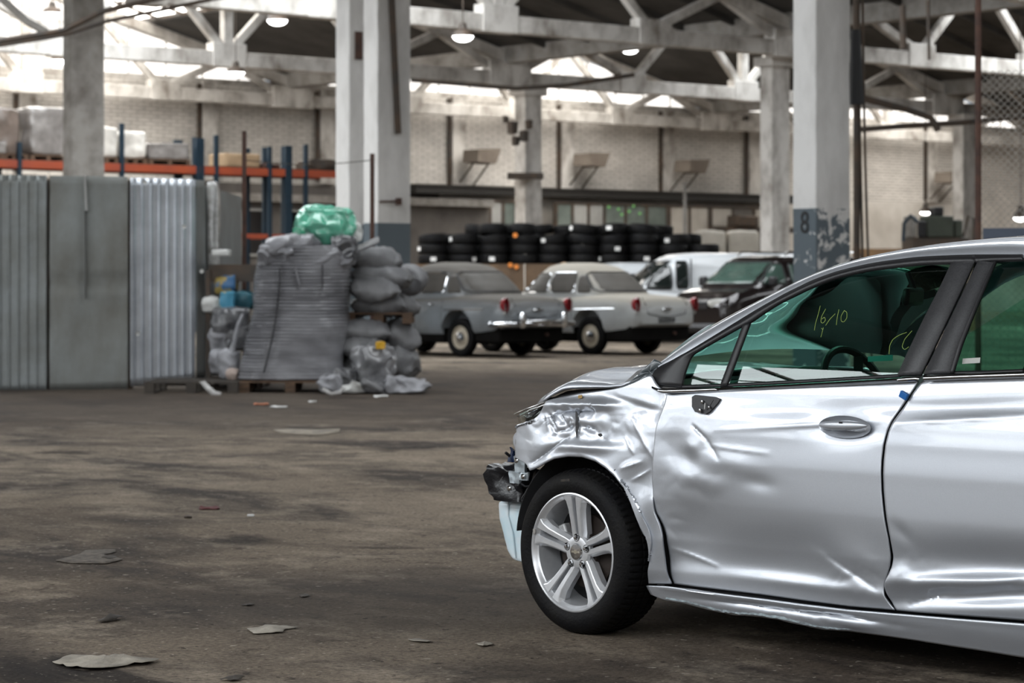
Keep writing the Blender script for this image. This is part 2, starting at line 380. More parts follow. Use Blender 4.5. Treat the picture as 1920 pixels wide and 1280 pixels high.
for (i,j) in tl:
    o=proto if first else copy_tree(proto); first=False
    o.location=H(-50+20*i, 12*j+ (0 if j<2 else -.2)); o.rotation_euler=(0,0,TH)
    row={2:'against the back wall',1:'on the line next to the back wall',0:'on the nearest truss line seen',-1:'out of sight overhead',-2:'out of sight overhead',-3:'out of sight overhead',-4:'out of sight overhead'}[j]
    side={0:'far left',1:'left',2:'centre-left',3:'centre-right',4:'far right'}[i]
    if j<0 or (i==0): lab='overhead roof truss outside the picture, %s line from the back, %s span from the left'%({0:'third',-1:'fourth',-2:'fifth',-3:'sixth',-4:'seventh'}[j],{0:'first',1:'second',2:'third'}[i])
    else: lab='concrete roof truss %s, %s span'%(row,side)
    tag(o,lab,'roof truss','concrete roof trusses')
# beams running along the column rows
for a in (-40,-20,0,20):
    mb=MB(); mb.b2((a-.2,-66,7.95),(a+.2,24,8.45)); 
    tag(hbuild(mb,'roof_beam',M_concg,smooth=False),'grey concrete valley beam above the %s row of columns'%{-40:'leftmost, unseen',-20:'near',0:'middle',20:'far right'}[a],'beam','roof beams along the column rows')

# ------------------------------------------------------------------ columns
def paint_col_mat(name, h, patchy):
    m=mat(name,(.60,.59,.575),.8,col2=(.35,.34,.325),scale=1.1,bump=.35,bscale=14,lo=.42,hi=.75,stretch=(1,1,.45)); nt=m.node_tree; N=nt.nodes; L=nt.links; b=N['Principled BSDF']
    src=b.inputs['Base Color'].links[0].from_socket
    tc=N.new('ShaderNodeTexCoord'); sp=N.new('ShaderNodeSeparateXYZ'); L.new(tc.outputs['Object'],sp.inputs[0])
    lt=N.new('ShaderNodeMath'); lt.operation='LESS_THAN'; L.new(sp.outputs[2],lt.inputs[0]); lt.inputs[1].default_value=h
    nz=N.new('ShaderNodeTexNoise'); nz.inputs['Scale'].default_value=5.5; nz.inputs['Detail'].default_value=9; nz.inputs['Roughness'].default_value=.65; nz.inputs['Distortion'].default_value=.9; L.new(tc.outputs['Object'],nz.inputs['Vector'])
    r=N.new('ShaderNodeMapRange'); r.inputs[1].default_value=.52 if patchy else .74; r.inputs[2].default_value=(.54 if patchy else .77); r.inputs[3].default_value=1; r.inputs[4].default_value=0; L.new(nz.outputs[0],r.inputs[0])
    if patchy:
        lx=N.new('ShaderNodeMath'); lx.operation='LESS_THAN'; L.new(sp.outputs[0],lx.inputs[0]); lx.inputs[1].default_value=.03
        ms=N.new('ShaderNodeMath'); ms.operation='MULTIPLY_ADD'; L.new(lx.outputs[0],ms.inputs[0]); ms.inputs[1].default_value=-.10; L.new(nz.outputs[0],ms.inputs[2]); L.new(ms.outputs[0],r.inputs[0])
    mu=N.new('ShaderNodeMath'); mu.operation='MULTIPLY'; L.new(lt.outputs[0],mu.inputs[0]); L.new(r.outputs[0],mu.inputs[1])
    mx=N.new('ShaderNodeMix'); mx.data_type='RGBA'; L.new(mu.outputs[0],mx.inputs[0]); L.new(src,mx.inputs[6]); mx.inputs[7].default_value=(.085,.105,.12,1); L.new(mx.outputs[2],b.inputs['Base Color'])
    return m
M_colp=paint_col_mat('column_peeling_grey_band',2.33,True); M_colg=paint_col_mat('column_grey_band',2.38,False)
def column(px_corner,Y,wl,wr,h,m,label,parts=True,top=True):
    """near vertical edge at px_corner; wl = left-face width, wr = right-face width (metres)"""
    c=GX(px_corner,Y); o=empty('concrete_column',c,TH,label,'column','concrete columns')
    mb=MB(); nz_=24
    rows=[]
    for k in range(nz_+1):
        z=h*k/nz_; e=.012
        rows.append([V(x,y,z)+V(noise.noise(V(x*3,z*4,Y))*e,noise.noise(V(y*3,z*4,Y+5))*e,0) for x,y in ((0,0),(wr/2,0),(wr,0),(wr,wl/2),(wr,wl),(wr/2,wl),(0,wl),(0,wl/2))])
    mb.grid(rows,close=True); mb.f.append(tuple(len(mb.v)-8+i for i in range(8)))
    s=mb.build('shaft',m,o,smooth=False,bevel=.02)
    if top:
        mb=MB(); mb.b2((-.12,-.12,h-.25),(wr+.12,wl+.12,h)); mb.build('capital',M_conc,o,smooth=False)
    return o
c8=column(1530,32,.43,.66,9,M_colp,'whitewashed column with peeling grey paint band and black number 8')
c2=column(708,42.2,.43,.72,9,M_colg,'wide pale column with plain grey band behind the green bag and sacks')
c2b=column(655,43.4,.43,.72,9,M_colg,'pale column standing close behind the wide pale column')
c3=column(136,52,.43,.78,9,M_concg,'grey concrete column rising behind the corrugated sheet wall',top=False)
cm=column(985,74,.52,.66,7.3,M_conc,'slim whitewashed column far behind the dusty grey old saloon')
cb=column(1448,64,.46,.66,7.3,M_conc,'slim column with brown streaked side left of the number 8 column')
cc=column(1806,86,.5,.7,7.3,M_conc,'thin pale column at the back beside the rusty fence post')
mb=MB(); mb.b2((.0,-.055,6.0),(.0,-.05,6.0)) if False else None
# bare streak on number-8 column, pipe on c2
mb=MB(); p0=V(.12,-.03,9); p1=V(.42,-.03,3.95); mb.bar(p0,p1,.1,.06,(0,1,0)); mb.build('steel_strap',M_steel,c2,smooth=False)
mb=MB(); mb.tube([(.02,-.03,2.75),(.35,-.05,2.76),(.42,-.05,2.76)],.018); mb.box((.42,-.05,2.76),(.08,.08,.12)); mb.build('conduit_stub',M_rust,c2)
mb=MB(); mb.b2((.12,-.02,5.35),(.28,.01,5.85)); mb.build('wall_box',M_rust,c2b,smooth=False)
def text_mesh(name,s,size,m,parent,Mx,ext=.001):
    cu=bpy.data.curves.new(name,'FONT'); cu.body=s; cu.size=size; cu.align_x='CENTER'; cu.align_y='CENTER'; cu.extrude=ext
    t=bpy.data.objects.new(name,cu); COL.objects.link(t); dg=bpy.context.evaluated_depsgraph_get(); me=bpy.data.meshes.new_from_object(t.evaluated_get(dg))
    bpy.data.objects.remove(t); o=bpy.data.objects.new(name,me); me.materials.append(m); COL.objects.link(o); o.parent=parent; o.matrix_local=Mx
    return o
Mx=Matrix.Translation(V(-.009,.2,2.13))@Matrix(((0,0,-1),(-1,0,0),(0,1,0))).to_4x4()@Matrix.Diagonal((.8,1,1,1))
e8=text_mesh('painted_number','8',.42,M_black,c8,Mx,.004); e8['label']='black stencilled number 8'
# white streak painted down the near face is part of the column material
# ------------------------------------------------------------------ small kit
def lamp(px,py,Y,lab,r=.26):
    p=PX(px,py,Y); o=empty('high_bay_lamp',p,0,lab,'lamp','high bay lamps')
    mb=MB(); mb.lathe([(.03,.30),(.08,.28),(.10,.16),(r*.85,.10),(r,.0),(r*1.02,-.02),(r*.96,0),(.1,.08)],24); mb.build('lamp_shade',M_steel,o)
    mb=MB(); mb.lathe([(r*.93*math.cos(t*math.pi/16),.0-.55*r*math.sin(t*math.pi/16)) for t in range(9)],24); mb.build('lamp_lens',M_lens,o)
    q=p-O; zt=roofz(q.dot(A))+.05-p.z
    mb=MB(); mb.tube([(0,0,.28),(0,0,zt)],.015,6); mb.build('hanger',M_steel,o)
M_lens=emit('lit_lamp_lens',(1,.99,.97),9)
lamp(520,37,58,'lit high-bay lamp, highest of those left of the wide column')
lamp(442,135,66,'lit high-bay lamp hanging under the beam above the wrapped pallets')
lamp(868,67,56,'lit high-bay lamp just right of the wide pale column')
lamp(1181,92,70,'lit high-bay lamp beneath the dark roof, right of the slim far column')
lamp(112,112,70,'lit high-bay lamp beside the left grey column, lower of two')
lamp(98,24,64,'lit high-bay lamp at the top left corner, upper of two')
lamp(1735,397,84,'lit lamp hanging above the dark machinery at the right',r=.2)
lamp(1914,407,60,'lit lamp at the right edge behind the chain-link fence',r=.2)
# ------------------------------------------------------------------ back wall furniture
def wl(px):   # hall coordinate a of the back-wall point seen at column px
    k=(px-960)/F; p0=H(0,R1-.05)
    return (k*p0.y-p0.x)/(A.x-k*A.y)
def wz(px,py,off=0):
    p=H(wl(px),R1-off); return HC-(py-HZ)*p.y/F
for n,(px,d) in enumerate([(50,'left of the wrapped pallets'),(392,'above the stepped stack of cartons'),(612,'just left of the wide pale column'),(858,'first right of the wide pale column'),(1062,'just right of the slim far column'),(1252,'midway to the number 8 column'),(1412,'left of the brown streaked column'),(1746,'left of the thin pale column')]):
    a=wl(px); mb=MB(); mb.b2((a-.3,R1-.16,4.75),(a+.3,R1+.02,8.05)); tag(hbuild(mb,'wall_pilaster',M_conc,smooth=False),'pale pilaster on the brick wall '+d,'pilaster','wall pilasters')
    mb=MB(); mb.b2((a-.46,R1-.14,4.85),(a-.34,R1-.02,7.98)); tag(hbuild(mb,'downpipe',M_steel,smooth=False),'dark downpipe on the brick wall '+d,'pipe','downpipes on the brick wall')
M_heat=mat('brown_heater_casing',(.13,.105,.085),.7,col2=(.20,.17,.14),scale=1)
for (px,py,d) in [(875,291,'right of the wide pale column'),(1080,298,'right of the slim far column'),(1268,310,'midway along the wall'),(1752,331,'near the right edge')]:
    a=wl(px); z=wz(px,py); o=empty('wall_heater',H(a,R1-.1,z),TH,'dark slanted heater box high on the brick wall '+d,'heater','wall heaters')
    mb=MB(); mb.prism([(-.55,-.3),(.3,-.35),(.55,.2),(-.5,.15)],.9,Matrix(((1,0,0),(0,0,1),(0,1,0))).to_4x4()@Matrix.Translation((0,0,-1.3))); mb.build('housing',M_heat,o,smooth=False)
    mb=MB(); mb.bar((-.4,-.9,-.3),(-.4,.05,-1.1),.05,.05,(1,0,0)); mb.bar((.3,-.9,-.3),(.3,.05,-1.1),.05,.05,(1,0,0)); mb.build('bracket',M_steel,o,smooth=False)
# canopy beam and lower partitions
mb=MB(); a0,a1=wl(760),wl(1480); mb.b2((a0,R1-.7,4.5),(a1,R1-.02,4.75)); mb.b2((a0,R1-.75,4.75),(a1,R1-.02,4.82)); tag(hbuild(mb,'canopy_beam',mat('black_steel',(.022,.02,.018),.7),smooth=False),'long dark canopy beam under the whitewashed brick wall','beam')
M_gpane=mat('grey_green_glass',(.19,.22,.20),.25,col2=(.10,.12,.11),scale=.8,spec=.6)
M_ppane=mat('pale_board',(.40,.40,.385),.7,col2=(.26,.26,.25),scale=.7)
M_bpane=mat('brown_board',(.17,.15,.13),.8,col2=(.10,.09,.08),scale=1.2,stretch=(3,3,.4))
M_cream=mat('cream_board',(.52,.49,.44),.8,col2=(.36,.33,.29),scale=.8)
def panels(name,lab,px0,px1,n,m,z0=.0,z1=4.3,off=.9,frame=M_steel):
    a0,a1=wl(px0),wl(px1); o=empty(name,H((a0+a1)/2,R1-off,0),TH,lab,'partition','partitions under the brick wall')
    L=a1-a0
    for k in range(n):
        x0=-L/2+L*k/n; x1=-L/2+L*(k+1)/n
        mb=MB(); mb.b2((x0+.06,-.03,z0+.06),(x1-.06,.03,z1-.06)); mb.build('panel',m[k%len(m)],o,smooth=False)
    mb=MB()
    for k in range(n+1): x=-L/2+L*k/n; mb.b2((x-.06,-.07,z0),(x+.06,.07,z1))
    mb.b2((-L/2,-.07,z1-.08),(L/2,.07,z1)); mb.b2((-L/2,-.06,z0+2.2),(L/2,.06,z0+2.3)); mb.build('frame',frame,o,smooth=False)
    return o
panels('partition','brown boarded partition beside the wide pale column',772,862,3,[M_bpane])
panels('partition','partition of pale grey boards left of the slim far column',866,962,4,[M_ppane,M_ppane,M_gpane])
panels('partition','grey-green glazed office front right of the slim far column',1014,1104,3,[M_gpane,M_ppane,M_ppane])
ow=panels('partition','dark green office window lit by small green lights',1104,1222,3,[M_gpane])
for (px,py) in [(1112,388),(1130,392),(1150,396),(1158,386),(1136,402),(1170,400)]:
    a=wl(px); zz=wz(px,py,1.0); mb=MB(); c=TH
    lp=Vector((a-(wl(1104)+wl(1222))/2,-.05,zz)); mb.lathe([(0,0),(.05,0),(.05,.03),(0,.03)],10,Matrix.Translation(lp)@Matrix.Rotation(math.pi/2,4,'X')); e=mb.build('indicator_light',emit('green_light',(.4,1,.3),.45) if 'green_light' not in bpy.data.materials else bpy.data.materials['green_light'],ow)
panels('partition','cream boarded partition right of the green office window',1226,1300,2,[M_cream])
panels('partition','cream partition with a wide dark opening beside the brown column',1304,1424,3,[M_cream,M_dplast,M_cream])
mb=MB(); a0,a1=wl(1290),wl(1470); z=wz(1380,431,1.6); mb.b2((a0,R1-1.7,z-.1),(a1,R1-1.3,z+.12)); 
for q in range(5): a=a0+(a1-a0)*q/4; mb.b2((a-.06,R1-1.6,0),(a+.06,R1-1.4,z))
tag(hbuild(mb,'steel_handrail',M_steel,smooth=False),'dark horizontal rail on posts in front of the cream partition','rail')
mb=MB(); a=wl(1345); mb.b2((a-.6,R1-1.8,z+.12),(a+.6,R1-1.2,z+.55)); tag(hbuild(mb,'steel_case',M_steel,bevel=.05),'small dark case standing on the rail','case')
# tarpaulin covered crates between heap and column
def crumple(lo,hi,n,amp,seed,sc=2.0,pinch=.0,m=None,name='x',sub=1,parent=None,round_=.25):
    """a box with rounded, crumpled sides"""
    lo=Vector(lo);hi=Vector(hi);c=(lo+hi)/2;h=(hi-lo)/2
    bm=bmesh.new(); bmesh.ops.create_cube(bm,size=2); bmesh.ops.subdivide_edges(bm,edges=bm.edges[:],cuts=n,use_grid_fill=True)
    o=Vector((seed*3.7,seed*1.3,seed*5.1))
    for v in bm.verts:
        p=v.co.copy(); q=p.normalized()*1.25; p=p.lerp(q,round_)
        p=Vector((p.x*h.x,p.y*h.y,p.z*h.z))
        nv=noise.noise_vector(p*sc+o)*amp+noise.noise_vector(p*sc*2.7+o)*amp*.45
        rd=abs(noise.noise(p*sc*1.5-o)); nv-=p.normalized()*rd*amp*1.2
        if p.z<-h.z*.8: nv.z=0
        v.co=p+nv+c
    mb=MB(); bm.verts.index_update(); mb.v=[v.co.copy() for v in bm.verts]; mb.f=[tuple(x.index for x in f.verts) for f in bm.faces]; bm.free()
    return mb.build(name,m,parent,ang=60,sub=sub)
M_tarp=mat('beige_tarpaulin',(.50,.46,.40),.7,col2=(.36,.33,.28),scale=1.2,bump=.3,bscale=4)
for i,(x0,x1,lab) in enumerate([(1304,1362,'beige sheeted crate beside the tyre heap'),(1366,1424,'beige sheeted crate beside the brown streaked column')]):
    p0,p1=GX(x0,72),GX(x1,72); o=crumple((p0.x,72,0),(p1.x,73.2,HC+95*72/F),6,.05,i+3,m=M_tarp,name='covered_crate',round_=.05); tag(o,lab,'crate','sheeted crates')
# ------------------------------------------------------------------ tyre stacks on the low timber bin
Yt=60
M_bin=mat('weathered_bin_board',(.15,.095,.055),.85,col2=(.08,.05,.03),scale=1.5)
mb=MB(); p0,p1=GX(776,Yt),GX(1330,Yt); zt=HC+31*Yt/F
o=empty('timber_bin',((p0.x+p1.x)/2,Yt,0),0,'long low tan timber bin carrying the stacked tyres','bin'); L=p1.x-p0.x
for k in range(8):
    x0=-L/2+L*k/8; mb=MB(); mb.b2((x0+.02,-.6,.02),(x0+L/8-.02,1.3,zt)); mb.build('board_panel',M_bin,o,smooth=False)
def tyre_profile(r,wd,rim):
    return [(rim,-wd*.36),(rim+.02,-wd*.46),(r*.86,-wd*.5),(r*.965,-wd*.43),(r,-wd*.33),(r,wd*.33),(r*.965,wd*.43),(r*.86,wd*.5),(rim+.02,wd*.46),(rim,wd*.36)]
mb=MB(); mb.lathe(tyre_profile(.36,.24,.22),28,closed=True)
ty0=mb.build('tyre',M_rubber); n0=True
mlab=emit('x',(1,1,1),0) if False else mat('white_sticker',(.75,.74,.72),.5)
lb=MB(); lb.add([V(-.07,-.366,-.05),V(.07,-.366,-.05),V(.07,-.366,.05),V(-.07,-.366,.05)],[(0,1,2,3)]); lab0=lb.build('sticker',mlab,ty0,smooth=False,solid=.004)
ordn=['first','second','third','fourth','fifth','sixth','seventh','eighth','ninth','tenth','eleventh','twelfth']
lev=['bottom tyre','second tyre up','third tyre up','fourth tyre up','fifth tyre up']
for row,(dy,px0,cnts) in enumerate([(0,812,[3,3,4,4,3,4,4,4,3,2]),(.82,842,[3,4,4,4,4,4,4,4,3])]):
    for si,n in enumerate(cnts):
        px=px0+si*56.5
        for k in range(n):
            o=ty0 if n0 else ty0.copy()
            if not n0: COL.objects.link(o)
            c=GX(px,Yt); o.location=(c.x+R.uniform(-.03,.03),Yt-.05+dy+R.uniform(-.03,.03),zt+.125+k*.246); tl_=.10 if k>=2 else .02; o.rotation_euler=(R.uniform(-tl_,tl_),R.uniform(-tl_,tl_),R.uniform(-1.2,1.2))
            if R.random()<.3 and not n0:
                s=lab0.copy(); COL.objects.link(s); s.parent=o
            tag(o,'black %s in the %s stack from the left, %s row on the bin'%(lev[k],ordn[si],'front' if row==0 else 'rear'),'tyre','stacked tyres behind the old cars'); n0=False
# tyres standing on edge, tipped over the stacks
for i,(px,yy,tz) in enumerate([(842,0,4),(960,0,4),(1020,.8,4),(1137,0,4),(1196,.8,5),(1255,0,4)]):
    pass
# loose upright tyres leaning on top, orange-marked bits
for i,(px,py) in enumerate([(1085,436),(1160,428),(1205,432)]):
    pass
for (px,py) in [(966,441),(957,497),(968,500)]:
    c=PX(px,py,Yt-.62 if py>450 else Yt-.43); mb=MB(); mb.lathe([(0,0),(.06,0),(.06,.04),(0,.04)],16,Matrix.Translation(c)@Matrix.Rotation(math.pi/2,4,'X')); tag(mb.build('reflector_disc',mat('orange_reflector',(.75,.24,.04),.4) if 'orange_reflector' not in bpy.data.materials else bpy.data.materials['orange_reflector']),'small orange reflector %s'%{966:'up on the tyre stacks',957:'low on the bin, left of a pair',968:'low on the bin, right of a pair'}[px],'reflector')
# ------------------------------------------------------------------ pallet racking on the left
rd=A; k0=64.0
def rackp(px,off=0):     # along the hall's cross direction through (px 300, Y 64)
    P=GX(300,k0)+RR*off; k=(px-960)/F; t=(k*P.y-P.x)/(A.x-k*A.y); return P+A*t
def rackz(px,py,off=0): return HC-(py-HZ)*rackp(px,off).y/F
rack=empty('pallet_rack',rackp(300),TH,'long pallet rack with blue uprights and orange beams at the left','rack')
def rx(px,off=0): return (rackp(px,off)-rackp(300)).dot(A)
zb=rackz(300,316)
for z,h in ((zb,.2),(zb-1.75,.12)):
    for y in (0,1.1):
        for (pa,pb) in ([(-60,228),(228,372),(372,505),(505,640)] if z==zb else [(400,505),(505,640)]):
            mb=MB(); mb.b2((rx(pa),y-.03,z-h/2),(rx(pb),y+.03,z+h/2)); mb.build('orange_beam',M_orange,rack,smooth=False)
for px,t in ((36,.55),(228,1.15),(370,.85),(378,.85),(405,.95),(505,.7),(537,.75),(543,.75),(573,.8)):
    for y in (0,1.1):
        mb=MB(); x=rx(px); mb.b2((x-.055,y-.05,0),(x+.055,y+.05,zb+t)); mb.build('blue_upright',M_blue,rack,smooth=False)
mb=MB(); mb.b2((rx(-60),.03,zb+.08),(rx(640),1.07,zb+.12)); mb.build('deck',M_steel,rack,smooth=False)
M_wrap=mat('stretch_wrap_brown',(.20,.155,.13),.25,col2=(.12,.095,.08),scale=3,coat=.6)
M_wrapw=mat('stretch_wrap_white',(.72,.68,.62),.25,col2=(.5,.47,.43),scale=3,coat=.6)
M_card=mat('cardboard',(.36,.25,.15),.8,scale=3)
M_gwrap=mat('stretch_wrap_grey',(.27,.25,.235),.2,col2=(.16,.145,.135),scale=3,coat=.7)
def goods(px0,px1,py0,m,lab,d=.9,y0=.1,amp=.06,rnd=.12,name='wrapped_pallet_load',grp='loads on the pallet rack',pallet=True):
    zl=zb+.12; x0,x1=rx(px0),rx(px1); zt_=rackz((px0+px1)/2,py0)
    o=empty(name,rackp(300)+A*((x0+x1)/2)+V(0,0,zl),TH,lab,'load' if 'load' in name else 'box',grp); w=(x1-x0)/2
    b=.14 if pallet else 0
    crumple((-w,y0,b),(w,y0+d,zt_-zl),7,amp,px0*.13,m=m,name='wrapped_goods' if 'load' in name else 'carton',parent=o,round_=rnd)
    if pallet:
        mb=MB(); mb.b2((-w,.1,.1),(w,.1+d,.14))
        for q in (-1,0,1): mb.b2((q*w*.88-.06,.1,0),(q*w*.88+.06,.1+d,.1))
        mb.build('pallet',M_wood,o,smooth=False)
goods(5,56,200,M_wrap,'brown wrapped load, first from the left edge on the rack',y0=.55,d=.5)
goods(-55,18,266,M_gwrap,'low grey wrapped load at the picture edge on the rack',d=.32)
goods(61,128,200,M_gwrap,'tall glossy grey-brown wrapped load left of the grey column')
goods(182,226,236,M_wrapw,'stepped white wrapped load right of the grey column')
goods(190,216,216,M_wrapw,'small white top carton right of the grey column',d=.5) if False else None
goods(237,279,246,M_wrapw,'bright white wrapped load, brightest on the rack')
goods(283,362,268,M_gwrap,'low pale wrapped load left of the blue uprights')
goods(426,494,287,M_card,'yellow-brown flat carton on the rack right of the bent upright',amp=.02,rnd=.03,name='cardboard_box',pallet=False)
goods(496,532,306,M_rust,'low dark red bundle on the rack',amp=.04,pallet=False)
goods(585,650,300,M_steel,'low dark bundle on the rack beside the wide column',amp=.08,pallet=False)
# office block behind the rack
a0,a1=wl(395),wl(640)
mb=MB(); mb.b2((-9,-.2,0),(9,.2,3.9)); ob=empty('site_office',GX(500,78)+V(0,0,0),TH,'dim grey site office with dark windows behind the rack','building')
mb.build('office_wall',M_dplast,ob,smooth=False)
mb=MB(); mb.b2((-9,-.5,3.9),(9,.2,4.15)); mb.build('roof_edge',M_concg,ob,smooth=False)
for q,(x,wd) in enumerate([(-1.6,.5),(-.6,1.0),(1.0,.8),(4.5,.9)]):
    mb=MB(); mb.b2((x-wd/2,-.24,2.2),(x+wd/2,-.2,3.6)); wo=mb.build('office_window',M_blackg,ob,smooth=False)
    mb=MB(); 
    for xx in (x-wd/2,x+wd/2): mb.b2((xx-.05,-.28,2.15),(xx+.05,-.2,3.65))
    for zz in (2.15,3.6): mb.b2((x-wd/2,-.28,zz),(x+wd/2,-.2,zz+.08))
    mb.build('window_frame',M_ppane,wo,smooth=False)
# ------------------------------------------------------------------ right background
mb=MB(); p=GX(1600,66); 
mb.b2((p.x,66,0),(GX(1840,66).x,66.2,HC+60*66/F)); tag(mb.build('timber_hoarding',M_tan,smooth=False),'low orange-tan timber hoarding behind the silver car roof','hoarding')
mach=empty('idle_machine',GX(1755,62),.2,'dark green and black machine standing behind the car roof at the right','machine')
zc=HC+66*62/F
M_dgreen=mat('dark_green_paint',(.05,.06,.045),.6)
for (nm,lo,hi,m) in [('base_frame',(-.75,-.3,0),(.8,.5,zc+.2),M_steel),('engine_block',(-.35,-.35,zc+.2),(.35,.3,zc+.75),M_dgreen),('cooler',(-.78,-.3,zc+.2),(-.62,.3,zc+.75),M_concg),('control_box',(-.15,-.3,zc+.75),(.1,.1,zc+.98),M_black),('side_tank',(.4,-.3,zc+.2),(.62,.3,zc+.65),M_dgreen),('fan_housing',(-.6,-.36,zc+.2),(-.4,-.2,zc+.62),M_black)]:
    mb=MB(); mb.b2(lo,hi); mb.build(nm,m,mach,smooth=False,bevel=.04)
mb=MB(); mb.tube([(-1.0,-.3,zc+.1),(-.98,-.3,zc+.55),(-.8,-.3,zc+.75),(-.62,-.3,zc+.6)],.05); mb.build('hose',M_blue,mach)
mb=MB(); mb.tube([(.62,-.3,zc+.2),(.75,-.3,zc+.75),(.9,-.3,zc+.7),(.92,-.3,zc)],.035); mb.build('guard_rail',M_steel,mach)
# pipes and cables down the right side of the number 8 column
for i,(px,r,lab) in enumerate([(1606,.045,'thick dark pipe running down beside the number 8 column'),(1614,.02,'thin dark cable hanging beside the thick pipe'),(1624,.018,'slanting cable furthest right of the number 8 column')]):
    Y=33.2; a=GX(px,Y,0); mb=MB(); pts=[V(a.x+(.1*math.sin(z*.9+i)*(.12 if i else .02))+(z-3)*(-.012*i),Y,z) for z in [k*.5 for k in range(19)]]; mb.tube(pts,r,8); tag(mb.build('hanging_pipe' if i==0 else 'hanging_cable',M_steel),lab,'pipe' if i==0 else 'cable')
mb=MB(); mb.tube([V(GX(1606,33).x,33,HC+330*33/F),V(GX(1604,33).x,33,HC+470*33/F)],[.11,.07],10); tag(mb.build('cable_bundle',M_black),'thick black cable bundle on the pipe beside the number 8 column','cable')
# fence post with chain-link
Yf=24; fx=GX(1834,Yf).x
fn=empty('chain_link_fence',(fx,Yf,0),0,'chain-link fence on a rusty post at the right edge','fence')
mb=MB(); mb.tube([(0,0,0),(0,0,4.6)],.032,10); mb.build('fence_post',M_rust,fn)
mb=MB(); mb.tube([(1.24,-.48,0),(1.24,-.48,3.6)],.032,10); mb.build('fence_post',M_rust,fn)
fd=V(.93,-.36,0); Lf=1.3; mb=MB(); step=.075
zlo,zhi=.08,3.45
def wire(p,q): mb.bar(p,q,.0045,.0045)
n=int((Lf+ (zhi-zlo))/step)
for k in range(-int((zhi-zlo)/step),int(Lf/step)+1):
    for s in (1,-1):
        u0=k*step; pts=[]
        # line u = u0 + (z - zlo)  (s=1) or mirrored
        za,zb_=zlo,zhi; ua,ub=u0,u0+(zhi-zlo)
        if ua<0: za+=-ua; ua=0
        if ub>Lf: zb_-=ub-Lf; ub=Lf
        if zb_-za<.02: continue
        if s==1: wire(fd*ua+V(0,0,za),fd*ub+V(0,0,zb_))
        else: wire(fd*ua+V(0,.004,zlo+zhi-za),fd*ub+V(0,.004,zlo+zhi-zb_))
w_=mb.build('wire_mesh',M_concg,fn,smooth=False)
mb=MB(); mb.box(fd*.75+V(0,0,1.68),(1.4,.02,.42),Matrix.Rotation(math.atan2(fd.y,fd.x),3,'Z')); mb.build('blue_board',mat('blue_grey_board',(.055,.07,.10),.6),fn,smooth=False)
# curved pipes under the trusses at the right, overhead pipes left
def pipe(pts,r,lab,name='overhead_pipe',m=M_steel): mb=MB(); mb.tube(pts,r,8); tag(mb.build(name,m),lab,'pipe','overhead pipes')
pipe([PX(1610,182,60),PX(1700,205,60),PX(1745,220,60),PX(1760,245,60)],.09,'curved dark pipe right of the number 8 column')
pipe([PX(1610,243,60),PX(1700,236,60),PX(1800,230,60),PX(1925,218,60)],.07,'nearly level dark pipe right of the number 8 column')
pipe([PX(770,150,66),PX(965,166,66),PX(1060,160,66),PX(1190,140,66)],.06,'thin dark pipe passing the slim far column')
pipe([PX(-5,78,48),PX(118,58,48),PX(190,22,48),PX(330,-12,48)],.06,'black pipe crossing the top left corner, upper of two')
pipe([PX(-5,86,48.6),PX(118,66,48.6),PX(200,40,48.6),PX(420,-6,48.6)],.04,'black pipe crossing the top left corner, lower of two')
pipe([PX(-5,-10,50),PX(50,40,50),PX(92,64,50)],.08,'pale pipe slanting down at the top left corner',m=M_concg)
pipe([PX(1740,0,50),PX(1742,112,50)],.035,'thin brown rod hanging at the upper right')
pipe([PX(1692,10,52),PX(1694,90,52)],.07,'short dark drop pipe at the upper right')
# clamp band on far column
mb=MB(); p=PX(985,330,73.6); mb.box(p,(1.1,1.0,.16)); tag(mb.build('column_band',M_steel,smooth=False,rz=0),'dark clamp band round the slim far column','band')
cl=empty('junction_cluster',PX(970,246,73.2),0,'cluster of dark fittings on the slim far column','fittings')
for q,(x,z,s) in enumerate([(-.15,.1,.35),(.2,-.15,.3),(-.35,.35,.2),(.35,.2,.25),(-.05,-.3,.25)]):
    mb=MB(); mb.lathe([(0,-s*.6),(s*.45,-s*.5),(s*.5,s*.5),(0,s*.6)],12,Matrix.Translation((x,-.1,z))); mb.build('fitting',M_steel,cl)
# ------------------------------------------------------------------ thin standing posts
for (px,top,Y,r,lab) in [(458,246,32.2,.028,'thin dark upright post behind the big sack, left'),(698,288,33.5,.03,'thin dark upright post in front of the wide pale column')]:
    b=GX(px,Y); zt_=HC-(top-HZ)*Y/F; mb=MB(); mb.b2((b.x-r,Y-r,0),(b.x+r,Y+r,zt_)); o=tag(mb.build('steel_post',M_rust,smooth=False),lab,'post')
mb=MB(); pa=PX(458,300,32.2); pb=PX(698,300,33.5); mb.tube([pa.lerp(pb,t/8)+V(0,0,-.06*math.sin(math.pi*t/8)) for t in range(9)],.006,6); tag(mb.build('slack_wire',M_steel),'slack wire strung between the two thin posts','wire')
mb=MB(); b=GX(1284,70); mb.tube([(b.x,70,0),(b.x,70,HC+185*70/F)],.05,8); tag(mb.build('steel_post',M_concg),'thin grey mast standing left of the beige sheeted crates','post')
